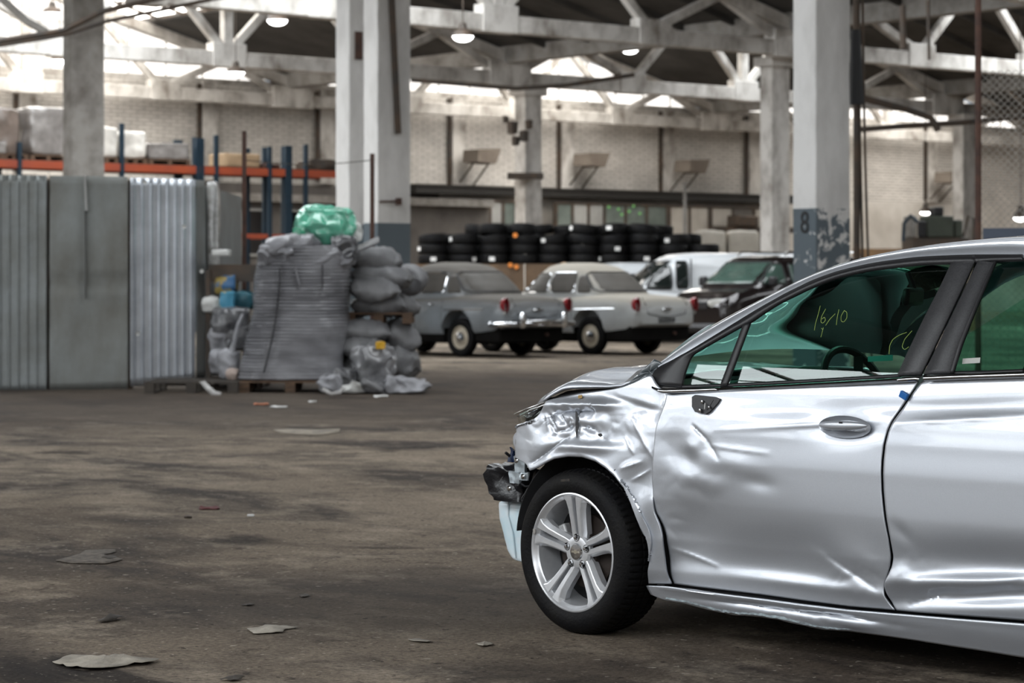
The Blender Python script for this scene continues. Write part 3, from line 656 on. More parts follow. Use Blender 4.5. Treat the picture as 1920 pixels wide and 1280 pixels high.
# ------------------------------------------------------------------ corrugated sheet wall at the left
Ys=30.4
M_galv=mat('new_galvanised_sheet',(.55,.58,.62),.36,.75,col2=(.38,.40,.43),scale=1.4,bump=.06,bscale=6)
M_galvo=mat('old_galvanised_sheet',(.25,.27,.275),.5,.6,col2=(.165,.17,.158),scale=1.3,bump=.08,bscale=6)
M_galvf=mat('stained_flat_sheet',(.235,.25,.245),.55,.5,col2=(.135,.13,.112),scale=1.1,bump=.12,bscale=5,stretch=(1,1,.6))
def sheet(px0,px1,pt0,pt1,pb0,pb1,m,Ya,Yb,rib,depth,lab,phase=0,lines=(),nm='corrugated_sheet'):
    a=GX(px0,Ya); b=GX(px1,Yb); o=empty(nm,(a+b)/2*V(1,1,0).x if False else ((a.x+b.x)/2,(Ya+Yb)/2,0),0,lab,'metal sheet','sheets of the corrugated wall')
    c=Vector(o.location); n=max(int((b-a).length/rib*10),30); rows=[]
    nv=26
    for j in range(nv+1):
        row=[]
        for i in range(n+1):
            t=i/n; p=a.lerp(b,t); Y=p.y; zt_=HC-(pt0*(1-t)+pt1*t-HZ)*Y/F; zb_=HC-(pb0*(1-t)+pb1*t-HZ)*Y/F; z=zb_+(zt_-zb_)*j/nv
            s=(t*(b-a).length/rib+phase)%1.0
            prof=0
            if depth: prof=depth*max(0,min(1,(0.5-abs(s-.5))*7-2.2))   # trapezoid ribs
            nd=noise.noise(V(p.x*2,z*1.5,px0))*.012+noise.noise(V(p.x*6,z*5,px0))*.004
            for zl in lines: nd+=.02*math.exp(-((z-zl)/.02)**2)
            row.append(V(p.x,p.y-prof+nd,z)-c)
        rows.append(row)
    mb=MB(); mb.grid(rows); mb.build('sheet',m,o,ang=50,solid=.004)
    return o,c
def rivets(o,c,pts,Y):
    for (px,py) in pts:
        p=PX(px,py,Y-.02)-c; mb=MB(); mb.lathe([(0,-.02),(.022,-.015),(.028,0)],10,Matrix.Translation(p)@Matrix.Rotation(math.pi/2,4,'X')); mb.build('screw_cap',M_white,o)
o,c=sheet(-60,88,327,329,738,735,M_galvo,Ys,Ys,.115,.02,'old ribbed sheet at the left picture edge')
mb=MB(); mb.b2((-.75,-.035,1.32),(.48,.0,1.34)); 
o,c=sheet(93,240,329,331,733,728,M_galvf,Ys,Ys,.2,0,'flat stained grey sheet between the two ribbed sheets',lines=(2.5,1.35))
mb=MB(); p=PX(160,330,Ys-.02)-c; q=PX(163,395,Ys-.02)-c; mb.bar(p,q,.13,.02,(1,0,0)); mb.build('tape_strip',M_ppane,o,smooth=False)
mb=MB(); p=PX(160,395,Ys-.012)-c; q=PX(160,560,Ys-.012)-c; mb.bar(p,q,.16,.006,(1,0,0)); mb.build('dark_stained_strip',mat('oily_stain',(.15,.15,.14),.6,.3,col2=(.22,.225,.22),scale=2.5),o,smooth=False)
o,c=sheet(244,366,333,336,724,712,M_galv,Ys+.05,Ys+.3,.105,.022,'bright ribbed sheet nearest the sacks')
rivets(o,c,[(258,625),(378,508),(272,341),(345,425)],Ys-.02)
sheet(368,384,337,338,712,708,M_galvo,Ys+.3,Ys+.8,.3,0,'narrow dark folded edge sheet right of the bright ribbed sheet')
fr=empty('sheet_wall_frame',(GX(160,Ys).x,Ys+.1,0),0,'dark timber frame behind the corrugated sheets','frame'); c=Vector(fr.location)
for px in (-40,90.5,242):
    mb=MB(); p=GX(px,Ys+.08+(.3 if px>300 else 0)); x=p.x-c.x; mb.b2((x-.035,.0+(p.y-c.y),0),(x+.035,.1+(p.y-c.y),2.64)); mb.build('upright',M_steel,fr,smooth=False)
x0=GX(-40,Ys).x-c.x; x1=GX(240,Ys).x-c.x
for z in (.06,1.34,2.5): mb=MB(); mb.b2((x0,.1,z-.05),(x1,.16,z+.05)); mb.build('cross_rail',M_steel,fr,smooth=False)
mb=MB(); x2=GX(362,Ys+.3).x-c.x; mb.bar((x1,.2,2.5),(x2,.42,2.5),.06,.1); mb.bar((x1,.2,.08),(x2,.42,.08),.06,.1); mb.build('cross_rail',M_steel,fr,smooth=False)
# side sheet going back
mb=MB(); mb.b2((GX(387,31.5).x-.01,31.3,.02),(GX(387,31.5).x+.01,35.5,2.6)); tag(mb.build('side_sheet',M_galvo,smooth=False),'edge-on side sheet closing the sheet wall','metal sheet')
# wire cage strip / plastic column of packaging beside it
M_clear=mat('crumpled_clear_film',(.42,.42,.41),.15,col2=(.16,.15,.14),scale=7,coat=1)
p=GX(401,31.5); o=crumple((p.x-.075,31.4,.05),(p.x+.075,31.6,HC+186*31.5/F),5,.03,4.4,sc=6,m=M_clear,name='film_wrapped_post',round_=.08); tag(o,'slim film-wrapped post beside the sheet wall','post')

# ------------------------------------------------------------------ shelf with rubbish left of the big sack
sx0,sx1=GX(394,31).x,GX(492,31).x
o=empty('steel_shelf',((sx0+sx1)/2,31,0),0,'dark shelf stand packed with rubbish beside the sheet wall','shelf'); hw=(sx1-sx0)/2
for z,h in ((HC+14*31/F,.22),(.12,.06)):
    mb=MB(); mb.b2((-hw,-.2,z-h/2),(hw,.7,z+h/2)); mb.build('shelf_board',M_steel,o,smooth=False)
for x in (-hw,hw): 
    for y in (-.2,.7): mb=MB(); mb.b2((x-.03,y-.03,0),(x+.03,y+.03,HC+20*31/F)); mb.build('post',M_steel,o,smooth=False)
M_rubbish=mat('grey_plastic_rubbish',(.17,.17,.175),.35,col2=(.05,.05,.055),scale=5,coat=.3)
M_lgrey=mat('pale_grey_rag',(.32,.32,.34),.7,col2=(.17,.17,.18),scale=6)
def bag(px0,px1,py0,py1,Y,m,name,lab,cat,seed=1,d=None,amp=.05,rnd=.5,sc=4,grp=None,n=8):
    a=PX(px0,py1,Y); b=PX(px1,py0,Y); w_=(b.x-a.x); d=d or w_*.8
    z0=max(a.z,.012)
    o=crumple((a.x,Y-d/2,z0),(b.x,Y+d/2,b.z),n,amp,seed,sc=sc,m=m,name=name,round_=rnd); return tag(o,lab,cat,grp)
M_bluebag=mat('blue_printed_bag',(.07,.28,.42),.4,col2=(.55,.5,.25),scale=5,lo=.55,hi=.6)
M_yel=mat('yellow_blue_sack',(.30,.22,.06),.5,col2=(.04,.12,.25),scale=4,lo=.48,hi=.52)
bag(404,446,516,552,30.9,M_yel,'printed_sack','yellow and blue printed sack under the dark shelf board','sack',2,.5,.03)
bag(415,442,546,582,30.7,M_bluebag,'printed_bag','bright blue printed bag left of the big sack','bag',3,.3,.02,.1)
bag(440,478,545,580,30.9,mat('teal_bag',(.04,.14,.18),.4),'printed_bag','dark teal bag beside the bright blue bag','bag',4,.4,.03)
bag(380,414,556,585,30.8,M_white,'plastic_bag','small white bag at the sheet wall edge','bag',5,.3,.03)
for i,(x0,x1,y0,y1,m,d) in enumerate([(398,470,575,625,M_rubbish,'just under the blue bag'),(396,440,610,660,M_lgrey,'at middle height'),(425,478,605,655,M_rubbish,'next to the big sack'),(396,432,650,700,M_lgrey,'low beside the sheet wall')]):
    bag(x0,x1,y0,y1,30.6,m,'rubbish_bag','crumpled grey rubbish bag %s'%d,'bag',10+i,.5,.06,grp='rubbish beside the big sack')
bag(409,447,655,710,30.1,M_lgrey,'cloth_bundle','pale grey twisted cloth bundle on the low pallet','cloth',21,.3,.05)
mb=MB(); mb.tube([PX(432,668,30.0),PX(440,640,30.1),PX(446,610,30.1),PX(455,590,30.2)],[.05,.03,.025,.02],8); tag(mb.build('cloth_strap',M_lgrey),'pale strap rising from the twisted cloth bundle','strap')
bag(425,450,690,712,29.95,mat('pinkish_rag',(.40,.32,.28),.8),'rag','small pinkish rag at the foot of the big sack','rag',22,.25,.02)
bag(400,432,468,480,30.8,M_white,'paper_sheets','white papers on the dark shelf board','paper',23,.4,.01,.1)
# low pallets
def pallet(lo_px,hi_px,Y,z,lab,m=M_wood,d=1.0,ncount=3,h=.144):
    a=GX(lo_px,Y).x; b=GX(hi_px,Y).x; o=empty('pallet',((a+b)/2,Y,z),0,lab,'pallet','pallets'); w=(b-a)/2
    for k in range(5):
        y=-d/2+.05+(d-.1)*k/4; mb=MB(); mb.b2((-w,y-.05,h-.022),(w,y+.05,h)); mb.build('deck_board',m,o,smooth=False)
    for x in (-w+.06,0,w-.06):
        for y in (-d/2+.06,0,d/2-.06): mb=MB(); mb.b2((x-.06,y-.06,.022),(x+.06,y+.06,h-.022)); mb.build('block',m,o,smooth=False)
        mb=MB(); mb.b2((x-.06,-d/2,0),(x+.06,d/2,.022)); mb.build('bottom_board',m,o,smooth=False)
    return o
M_dwood=mat('blackened_wood',(.035,.03,.027),.8,col2=(.06,.05,.04),scale=5)
pallet(283,455,29.9,0,'blackened low pallet in front of the bright ribbed sheet',M_dwood,1.1)
pallet(458,645,30.1,0,'worn pallet under the big ribbed sack',M_wood,1.1)
pallet(652,775,30.7,HC-(607-HZ)*30.2/F,'raised pallet edge between the upper and lower sacks',M_wood,.9,h=.14)
pallet(660,745,30.6,0,'pallet under the pile of torn sacks',M_wood,.9)
# the big bulk bag
def fibc_mat():
    m=mat('grey_woven_polypropylene',(.23,.23,.245),.36,col2=(.14,.14,.15),scale=2.2,coat=.25,stretch=(1,1,3)); return m
M_fibc=fibc_mat(); M_sack=mat('grey_woven_sack',(.185,.185,.19),.5,col2=(.11,.11,.115),scale=5,bump=.4,bscale=60)
Yb=30.1; bb=empty('bulk_bag',(GX(557,Yb).x,Yb,.146),0,'huge slumping grey ribbed bulk bag on a pallet','bulk bag'); bc=Vector(bb.location)
outl=[(712,447,657),(690,452,650),(650,462,648),(600,470,652),(550,478,656),(510,482,660),(485,486,662),(470,492,655),(462,500,648)]
rows=[]; nth=72
prev=None
zs=[HC-(y-HZ)*Yb/F for y,_,_ in outl]
def lerp_o(z):
    for (i) in range(len(zs)-1):
        if zs[i]<=z<=zs[i+1] or i==len(zs)-2:
            t=(z-zs[i])/(zs[i+1]-zs[i]); t=min(max(t,0),1)
            return outl[i][1]*(1-t)+outl[i+1][1]*t, outl[i][2]*(1-t)+outl[i+1][2]*t
nzb=110
for j in range(nzb+1):
    z=bc.z+.01+(zs[-1]-bc.z)*j/nzb; l,r=lerp_o(z); xl,xr=GX(l,Yb).x-bc.x,GX(r,Yb).x-bc.x; cx=(xl+xr)/2; hw_=(xr-xl)/2; row=[]
    for i in range(nth):
        th=2*math.pi*i/nth; c_,s_=math.cos(th),math.sin(th); e=.62
        x=math.copysign(abs(c_)**e,c_); y=math.copysign(abs(s_)**e,s_)
        p=V(cx+x*hw_,y*.52,z-bc.z)
        nn=V(x,y,0).normalized()
        dsp=.022*math.sin(z*2*math.pi/.042+1.2*noise.noise(V(p.x*2,p.y*2,3)))*(0.5+noise.noise(V(p.x*1.5,p.y,z*1.2))) + .035*noise.noise(V(p.x*1.6,p.y*1.6,z*1.8)) - .03*abs(noise.noise(V(p.x*2.2+8,p.y*2,z*4)))
        # vertical seam groove
        dsp-=.03*math.exp(-((p.x-(-.16-.28*(1-(z/1.6))**2))/.018)**2) if y<0 else 0
        row.append(p+nn*dsp)
    rows.append(row)
mb=MB(); mb.grid(rows,close=True); mb.f.append(tuple(range(nth))); 
n0_=len(mb.v)-nth; mb.f.append(tuple(n0_+i for i in range(nth))); mb.build('bag_body',M_fibc,bb,ang=80)
sm=MB(); pts=[]
for k in range(15):
    z=.1+1.28*k/14; xx=-.16-.28*(1-((z+bc.z)/1.6))**2; pts.append(V(xx,-.56,z))
sm.tube(pts,.012,6); sm.build('corner_seam',M_black,bb)
sm=MB(); sm.tube([V(.36,-.555,1.1),V(.36,-.56,1.42)],.01,6); sm.build('side_seam',M_black,bb)
sm=MB(); a_=PX(553,500,Yb-.56)-bc; b_=PX(562,535,Yb-.56)-bc; sm.bar(a_,b_,.05,.012,(1,0,0)); sm.build('white_label',M_lgrey,bb,smooth=False)
# folded top of the bag
for i,(x0,x1,y0,y1) in enumerate([(486,560,455,500),(545,640,462,505),(500,600,444,478),(585,665,470,498)]):
    a=PX(x0,y1,Yb)-bc; b=PX(x1,y0,Yb)-bc; crumple((a.x,-.5,a.z),(b.x,.3,b.z),10,.09,30+i,sc=4,m=M_fibc,name='folded_top',parent=bb,round_=.35)
bag(618,668,440,486,29.9,mat('black_film',(.03,.03,.033),.2,col2=(.16,.16,.17),scale=3,coat=.6),'film_bundle','crumpled dark film bundle on top of the big sack','bundle',41,.45,.07)
M_green=mat('green_film',(.10,.38,.26),.22,col2=(.30,.55,.45),scale=5,coat=.8,lo=.5,hi=.75)
bag(560,662,388,462,30.2,M_green,'green_plastic_bag','translucent green plastic bag crowning the pile','bag',42,.7,.06,.75,6,n=14)
bag(546,575,425,468,29.8,mat('bright_green_film',(.02,.26,.14),.3,coat=.5),'green_scrap','bright green scrap of plastic left of the green bag','scrap',43,.1,.04,.3)
bag(657,678,418,452,30.1,M_white,'paper_scrap','white paper scrap right of the green bag','paper',44,.05,.04,.2)
mb=MB(); mb.box(PX(682,462,30.0),(.42,.5,.03),Euler((.15,-.42,0)).to_matrix()); tag(mb.build('fibre_board',M_sack,bevel=.01),'tilted grey board on the sack stack','board')
# filled sacks
def sack_mesh(seed,L=.86,W=.52,Hh=.24):
    mb=MB(); rows=[]; nu,nv=30,24
    for i in range(nu+1):
        u=-1+2*i/nu; row=[]
        pin=(1-abs(u)**2.6)**.62 if abs(u)<1 else .0
        for k in range(nv):
            th=2*math.pi*k/nv; c_,s_=math.cos(th),math.sin(th)
            wy=W/2*(.86+.14*pin)*math.copysign(abs(c_)**.75,c_); hz=Hh/2*(pin+.04)*math.copysign(abs(s_)**1.15,s_)
            p=V(u*L/2,wy,hz); d=noise.noise_vector(p*4+V(seed*3,seed,0))*.045; d+=V(0,0,.03)*(.5-abs(noise.noise(V(p.x*11,p.y*5,seed)))*2)*(.4+abs(u))
            row.append(p+d)
        rows.append(row)
    mb.grid(rows,close=True); return mb
sk=[]
def sack(px0,px1,py0,py1,Y,lab,seed,rz=0,rx_=0,m=None,depth=.6,tilt=0):
    a=PX(px0,py1,Y); b=PX(px1,py0,Y); L=b.x-a.x; hh=b.z-a.z
    mb=sack_mesh(seed,L*1.06,depth,hh*1.22); o=mb.build('filled_sack',m or M_sack,ang=80); o.location=((a.x+b.x)/2,Y,max((a.z+b.z)/2,hh*.5)); o.rotation_euler=(rx_,tilt,rz); return tag(o,lab,'sack','filled sacks in the pile')
sack(660,752,468,512,30.6,'topmost grey sack of the right-hand stack',1,.1,tilt=.12)
sack(664,768,500,540,30.5,'second grey sack from the top of the right-hand stack',2,-.1,tilt=.08)
sack(656,742,524,562,30.3,'third grey sack down, with folded end, right-hand stack',3,.2,tilt=.05)
sack(662,760,554,590,30.5,'lowest grey sack above the raised pallet',4,0)
sack(728,772,555,592,30.8,'small grey sack end above the raised pallet',5,.6)
sack(752,778,500,550,31.3,'dark sack end behind the right-hand stack',6,.9)
sack(636,728,604,642,30.3,'pale-topped sack just below the raised pallet',7,.1)
sack(640,722,634,672,30.2,'grey sack second below the raised pallet',8,-.1)
sack(716,780,608,660,30.6,'dark drooping sack at the right below the raised pallet',9,.3,tilt=.3)
sack(722,786,655,706,30.5,'grey sack at the lower right corner of the pile',10,-.2,tilt=.45)
bag(660,738,644,716,29.9,mat('clear_grey_bag',(.25,.25,.26),.25,col2=(.13,.13,.135),scale=4,coat=.5),'stuffed_clear_bag','rounded clear grey bag with a yellow tag in the pile','bag',51,.6,.07,.7,5,n=12)
bag(703,722,640,654,29.55,mat('yellow_tag',(.75,.42,.03),.5),'yellow_tag','small yellow-orange tag on the rounded clear bag','tag',52,.06,.02,.2)
sack(640,692,668,716,30.3,'dark sack low beside the big sack',11,.2)
for i,(x0,x1,y0,y1,m,nm) in enumerate([(600,640,705,742,M_lgrey,'left'),(625,665,690,725,M_rubbish,'beside the big sack foot'),(720,800,708,742,M_lgrey,'at the right foot of the pile'),(680,730,712,738,M_rubbish,'below the rounded clear bag'),(640,690,718,744,M_white,'white and curled')]):
    bag(x0,x1,y0,y1,29.4 if i!=1 else 29.7,m,'torn_film','torn plastic film on the floor %s'%nm,'film',60+i,.5,.07,.4,6,grp='torn film at the foot of the pile')
def curl(pts,w,m,name,lab,cat):
    rows=[]
    for p,q in pts: rows.append([Vector(p),Vector(q)])
    mb=MB(); mb.grid(rows); return tag(mb.build(name,m,solid=.004),lab,cat)
curl([(PX(374,716,29.2),PX(384,714,29.2)),(PX(384,728,29.1),PX(394,724,29.1)),(PX(396,740,29.0),PX(404,733,29.0)),(PX(412,742,28.95),PX(416,736,28.95))],.1,M_rag,'curled_strip','curled pale strip hanging off the blackened pallet','strip')
curl([(PX(602,733,29.0),PX(606,726,29.0)),(PX(622,741,28.9),PX(622,735,28.9)),(PX(640,738,28.9),PX(636,732,28.9)),(PX(648,728,29.0),PX(642,725,29.0))],.1,M_rag,'curled_strip','curled white loop in front of the big sack','strip')
for i,(px,py,s,m,lab) in enumerate([(715,744,.13,M_white,'small white scrap on the floor by the pile'),(522,764,.14,M_white,'small white scrap on the floor in front of the big sack'),(490,759,.12,mat('orange_scrap',(.45,.16,.08),.7),'small orange-red scrap on the floor'),(586,754,.07,M_white,'tiny white fleck on the floor'),(392,955,.09,mat('dark_red_bit',(.10,.03,.03),.8),'small dark red-brown chip on the floor'),(470,968,.03,M_white,'tiny white fleck mid floor'),(352,971,.035,M_steel,'small black stone on the floor')]):
    Y=F*HC/(py-HZ); p=GX(px,Y); s*=.42; o=crumple((p.x-s*1.6,Y-s,0.001),(p.x+s*1.6,Y+s,.012+s*.12),4,s*.35,70+i,sc=22,m=m,name='floor_scrap',round_=.3); tag(o,lab,'scrap','scraps on the floor')
# trampled papers in the foreground
def flat_piece(poly,name,lab,m,seed,hh=.02):
    P=[]
    for (px,py) in poly: Y=F*HC/(py-HZ); P.append(GX(px,Y))
    c=sum(P,V(0,0,0))/len(P); mb=MB(); rings=[]
    for t in (0,.35,.7,1):
        ring=[]
        for q in resample(P+[P[0]],41)[:-1]:
            p=c.lerp(q,t); z=.004+hh*(.5+noise.noise(V(p.x*9,p.y*9,seed)))*(1.15-t*.9)+hh*.5*abs(noise.noise(V(p.x*22,p.y*22,seed)))
            ring.append(V(p.x,p.y,z))
        rings.append(ring)
    mb.grid(rings,close=True); mb.f.append(tuple(range(40))); o=mb.build(name,m,ang=25,solid=.0015); return tag(o,lab,'paper')
flat_piece([(98,1243),(130,1233),(180,1232),(205,1236),(250,1235),(300,1240),(285,1246),(240,1250),(205,1256),(165,1258),(120,1252)],'trampled_paper','large trampled paper sheet lying in the bottom left foreground',M_paper,3,.03)
flat_piece([(463,1180),(470,1186),(477,1190),(530,1187),(535,1181),(562,1178),(530,1175),(498,1172),(485,1179)],'trampled_paper','torn rectangular piece of paper with a pointed end on the floor',M_paper,5,.012)
flat_piece([(183,1166),(200,1162),(228,1159),(230,1162),(205,1167),(188,1169)],'bark_strip','thin dark curled strip on the floor above the large paper',M_dwood,7,.03)

for (nm,poly,lab,m,h) in [('bark_strip',[(190,1047),(215,1043),(222,1047),(205,1050)],'small dark chip lying left of the floor pit',M_dwood,.02),
 ('floor_pit',[(105,1052),(150,1040),(160,1033),(215,1031),(218,1036),(190,1040),(232,1050),(200,1058),(130,1057)],'patch of broken dark floor crust, mid left foreground',mat('broken_crust',(.045,.038,.033),.9,col2=(.16,.135,.11),scale=22,bump=1,bscale=30),.003),
 ('floor_patch',[(512,806),(540,804),(600,806),(638,804),(636,811),(600,816),(560,815),(525,812)],'pale worn patch on the floor in front of the sacks',mat('worn_patch',(.30,.26,.20),.9,col2=(.10,.085,.07),scale=5),.004),
 ('bark_strip',[(452,1135),(470,1133),(478,1135),(462,1137)],'tiny dark chip above the rectangular paper',M_dwood,.01),
 ('bark_strip',[(560,1118),(575,1116),(581,1119),(566,1121)],'tiny dark chip right of the rectangular paper',M_dwood,.01),
 ('paper_shred',[(765,1200),(785,1199),(812,1204),(800,1206),(770,1203)],'thin pale shred on the dark floor near the front tyre',M_paper,.01),
 ('paper_shred',[(890,1210),(915,1205),(925,1210),(905,1214)],'thin pale shred on the dark floor, nearest the front tyre',M_paper,.015),
 ('bark_strip',[(412,1276),(440,1272),(460,1274),(440,1279)],'dark chip at the bottom edge of the picture',M_dwood,.02)]:
    o=flat_piece(poly,nm,lab,m,len(poly)+poly[0][0]*.1,h); o['category']='chip' if 'strip' in nm or 'shred' in nm else 'floor patch'
# ------------------------------------------------------------------ background vehicles
def interp(tab,x,k):
    if x<=tab[0][0]: return tab[0][k]
    for a,b in zip(tab,tab[1:]):
        if x<=b[0]:
            t=(x-a[0])/(b[0]-a[0]); t=t*t*(3-2*t)*.35+t*.65; return a[k]*(1-t)+b[k]*t
    return tab[-1][k]
def cut(o,cyls,m_in=None):
    for c in cyls:
        mb=MB(); mb.lathe([(0,-.5),(c[3],-.5),(c[3],.5),(0,.5)],32,Matrix.Translation((c[0],c[1],c[2]))@Matrix.Rotation(math.pi/2,4,'X'))
        k=mb.build('cutter',None,smooth=False); md=o.modifiers.new('b','BOOLEAN'); md.operation='DIFFERENCE'; md.object=k; md.solver='EXACT'
        dg=bpy.context.evaluated_depsgraph_get(); me=bpy.data.meshes.new_from_object(o.evaluated_get(dg)); o.modifiers.clear(); o.data=me; bpy.data.objects.remove(k)
def body_loft(tab,secf,name,m,parent,nst=46,arches=()):
    """tab rows: x, half width, bottom z, top z"""
    xs=[tab[0][0]+(tab[-1][0]-tab[0][0])*(.5-.5*math.cos(math.pi*i/nst)) for i in range(nst+1)]; rows=[]
    for x in xs:
        w_,b,h=(interp(tab,x,k) for k in (1,2,3)); half=[(w_*fy, b+(h-b)*fz) for fy,fz in secf]
        rows.append([V(x,y,z) for y,z in half]+[V(x,-y,z) for y,z in half[::-1]])
    mb=MB(); mb.grid(rows,close=True); n=len(rows[0]); mb.f.append(tuple(range(n))[::-1]); k=len(mb.v)-n; mb.f.append(tuple(k+i for i in range(n)))
    o=mb.build(name,m,None,ang=40)
    if arches: cut(o,arches)
    for p in o.data.polygons: p.use_smooth=True
    o.data.set_sharp_from_angle(angle=math.radians(40)); o.parent=parent
    return o
class Cabin:
    def __init__(s,tab,e): s.tab=tab; s.e=e       # rows: z, x0, x1, half width
    def pt(s,th,z,off=0):
        x0,x1,hy=(interp(s.tab,z,k) for k in (1,2,3)); c,q=math.cos(th),math.sin(th)
        return V((x0+x1)/2+((x1-x0)/2+off)*math.copysign(abs(c)**s.e,c),(hy+off)*math.copysign(abs(q)**s.e,q),z)
    def side(s,x,z,off,sg=1):
        x0,x1,hy=(interp(s.tab,z,k) for k in (1,2,3)); r=max(-1,min(1,(x-(x0+x1)/2)/((x1-x0)/2))); c=math.copysign(abs(r)**(1/s.e),r); q=math.sqrt(max(0,1-c*c)); return V(x,sg*(hy+off)*q**s.e,z)
    def end(s,y,z,off,sg=-1):
        x0,x1,hy=(interp(s.tab,z,k) for k in (1,2,3)); r=max(-1,min(1,y/hy)); q=math.copysign(abs(r)**(1/s.e),r); c=math.sqrt(max(0,1-q*q)); return V((x0+x1)/2+sg*((x1-x0)/2+off)*c**s.e,y,z)
    def build(s,name,m,parent,n=72,nz=22):
        z0,z1=s.tab[0][0],s.tab[-1][0]; mb=MB(); mb.grid([[s.pt(2*math.pi*i/n,z0+(z1-z0)*math.sin(j/nz*math.pi/2)) for i in range(n)] for j in range(nz+1)],close=True); mb.f.append(tuple(len(mb.v)-n+i for i in range(n)))
        return mb.build(name,m,parent,ang=60)
    def pane(s,kind,bot,top,z0,z1,m,parent,name='window_glass',trim=None,sg=1,off=.012,rc=.0):
        rows=[]; N=12; K=8
        for j in range(K+1):
            t=j/K; z=z0+(z1-z0)*t; a=bot[0]*(1-t)+top[0]*t; b=bot[1]*(1-t)+top[1]*t
            e=(1-(1-min(1,min(t,1-t)*5))**2) if rc else 1; a+=rc*(1-e); b-=rc*(1-e)
            rows.append([ (s.side if kind=='side' else s.end)(a+(b-a)*i/N,z,off,sg) for i in range(N+1)])
        mb=MB(); mb.grid(rows); o=mb.build(name,m,parent,ang=70,solid=.006)
        if trim:
            loop=rows[0]+[r[-1] for r in rows[1:]]+rows[-1][::-1][1:]+[r[0] for r in rows[::-1][1:]]
            mb=MB(); mb.tube(loop,.014,6,caps=False); mb.build('window_trim',trim,o)
        return o
M_dglass=mat('dusty_car_glass',(.06,.054,.047),.6,col2=(.085,.077,.068),scale=2,spec=.3)
M_glassd=mat('dark_car_glass',(.012,.016,.015),.06,coat=.5)
M_glassg=mat('greenish_car_glass',(.05,.085,.07),.08,coat=.5)
M_creamrim=mat('cream_wheel_paint',(.50,.45,.36),.5,col2=(.36,.31,.24),scale=6)
M_redl=mat('red_lamp_lens',(.25,.015,.02),.2,coat=.6)
M_clearl=mat('clear_lamp_lens',(.55,.55,.52),.15,coat=1)
def wheel(parent,x,y,r,sg,rimm,hub,name='wheel',cap=True,wd=.17):
    Mx=Matrix.Translation((x,y,r))@Matrix.Rotation(-sg*math.pi/2,4,'X')
    mb=MB(); mb.lathe([(rr,h) for rr,h in tyre_profile(r,wd,r*.60)],36,Mx,closed=True); t=mb.build('tyre',M_rubber,parent)
    mb=MB(); mb.lathe([(r*.61,wd*.38),(r*.58,wd*.40),(r*.54,wd*.22),(r*.40,wd*.20),(r*.30,wd*.34),(0,wd*.34)],32,Mx); mb.build('wheel_disc',rimm,t)
    if cap: mb=MB(); mb.lathe([(r*.30,wd*.35),(r*.27,wd*.5),(r*.12,wd*.62),(0,wd*.65)],24,Mx); mb.build('hub_cap',hub,t)
    return t
volga_tab=[(0,.70,.48,.80),(.04,.78,.45,.90),(.12,.83,.42,.955),(.32,.865,.38,.995),(.7,.885,.34,1.02),(1.1,.90,.31,1.03),(1.9,.91,.30,1.02),(3.0,.90,.30,1.0),(3.7,.89,.31,.99),(4.3,.84,.36,.94),(4.65,.74,.42,.88),(4.8,.60,.48,.80)]
volga_sec=[(0,0),(.6,0),(.93,.0),(.985,.12),(1,.35),(.995,.6),(.975,.76),(.93,.87),(.86,.935),(.74,.965),(.45,.99),(0,1.0)]
volga_cab=[(.93,.72,3.55,.82),(1.0,.80,3.45,.805),(1.15,.97,3.2,.765),(1.32,1.18,2.98,.70),(1.44,1.36,2.84,.64),(1.53,1.54,2.74,.55),(1.585,1.78,2.58,.40),(1.61,2.0,2.42,.2)]
M_under=mat('sooty_underbody',(.008,.0075,.007),.95,spec=.05)
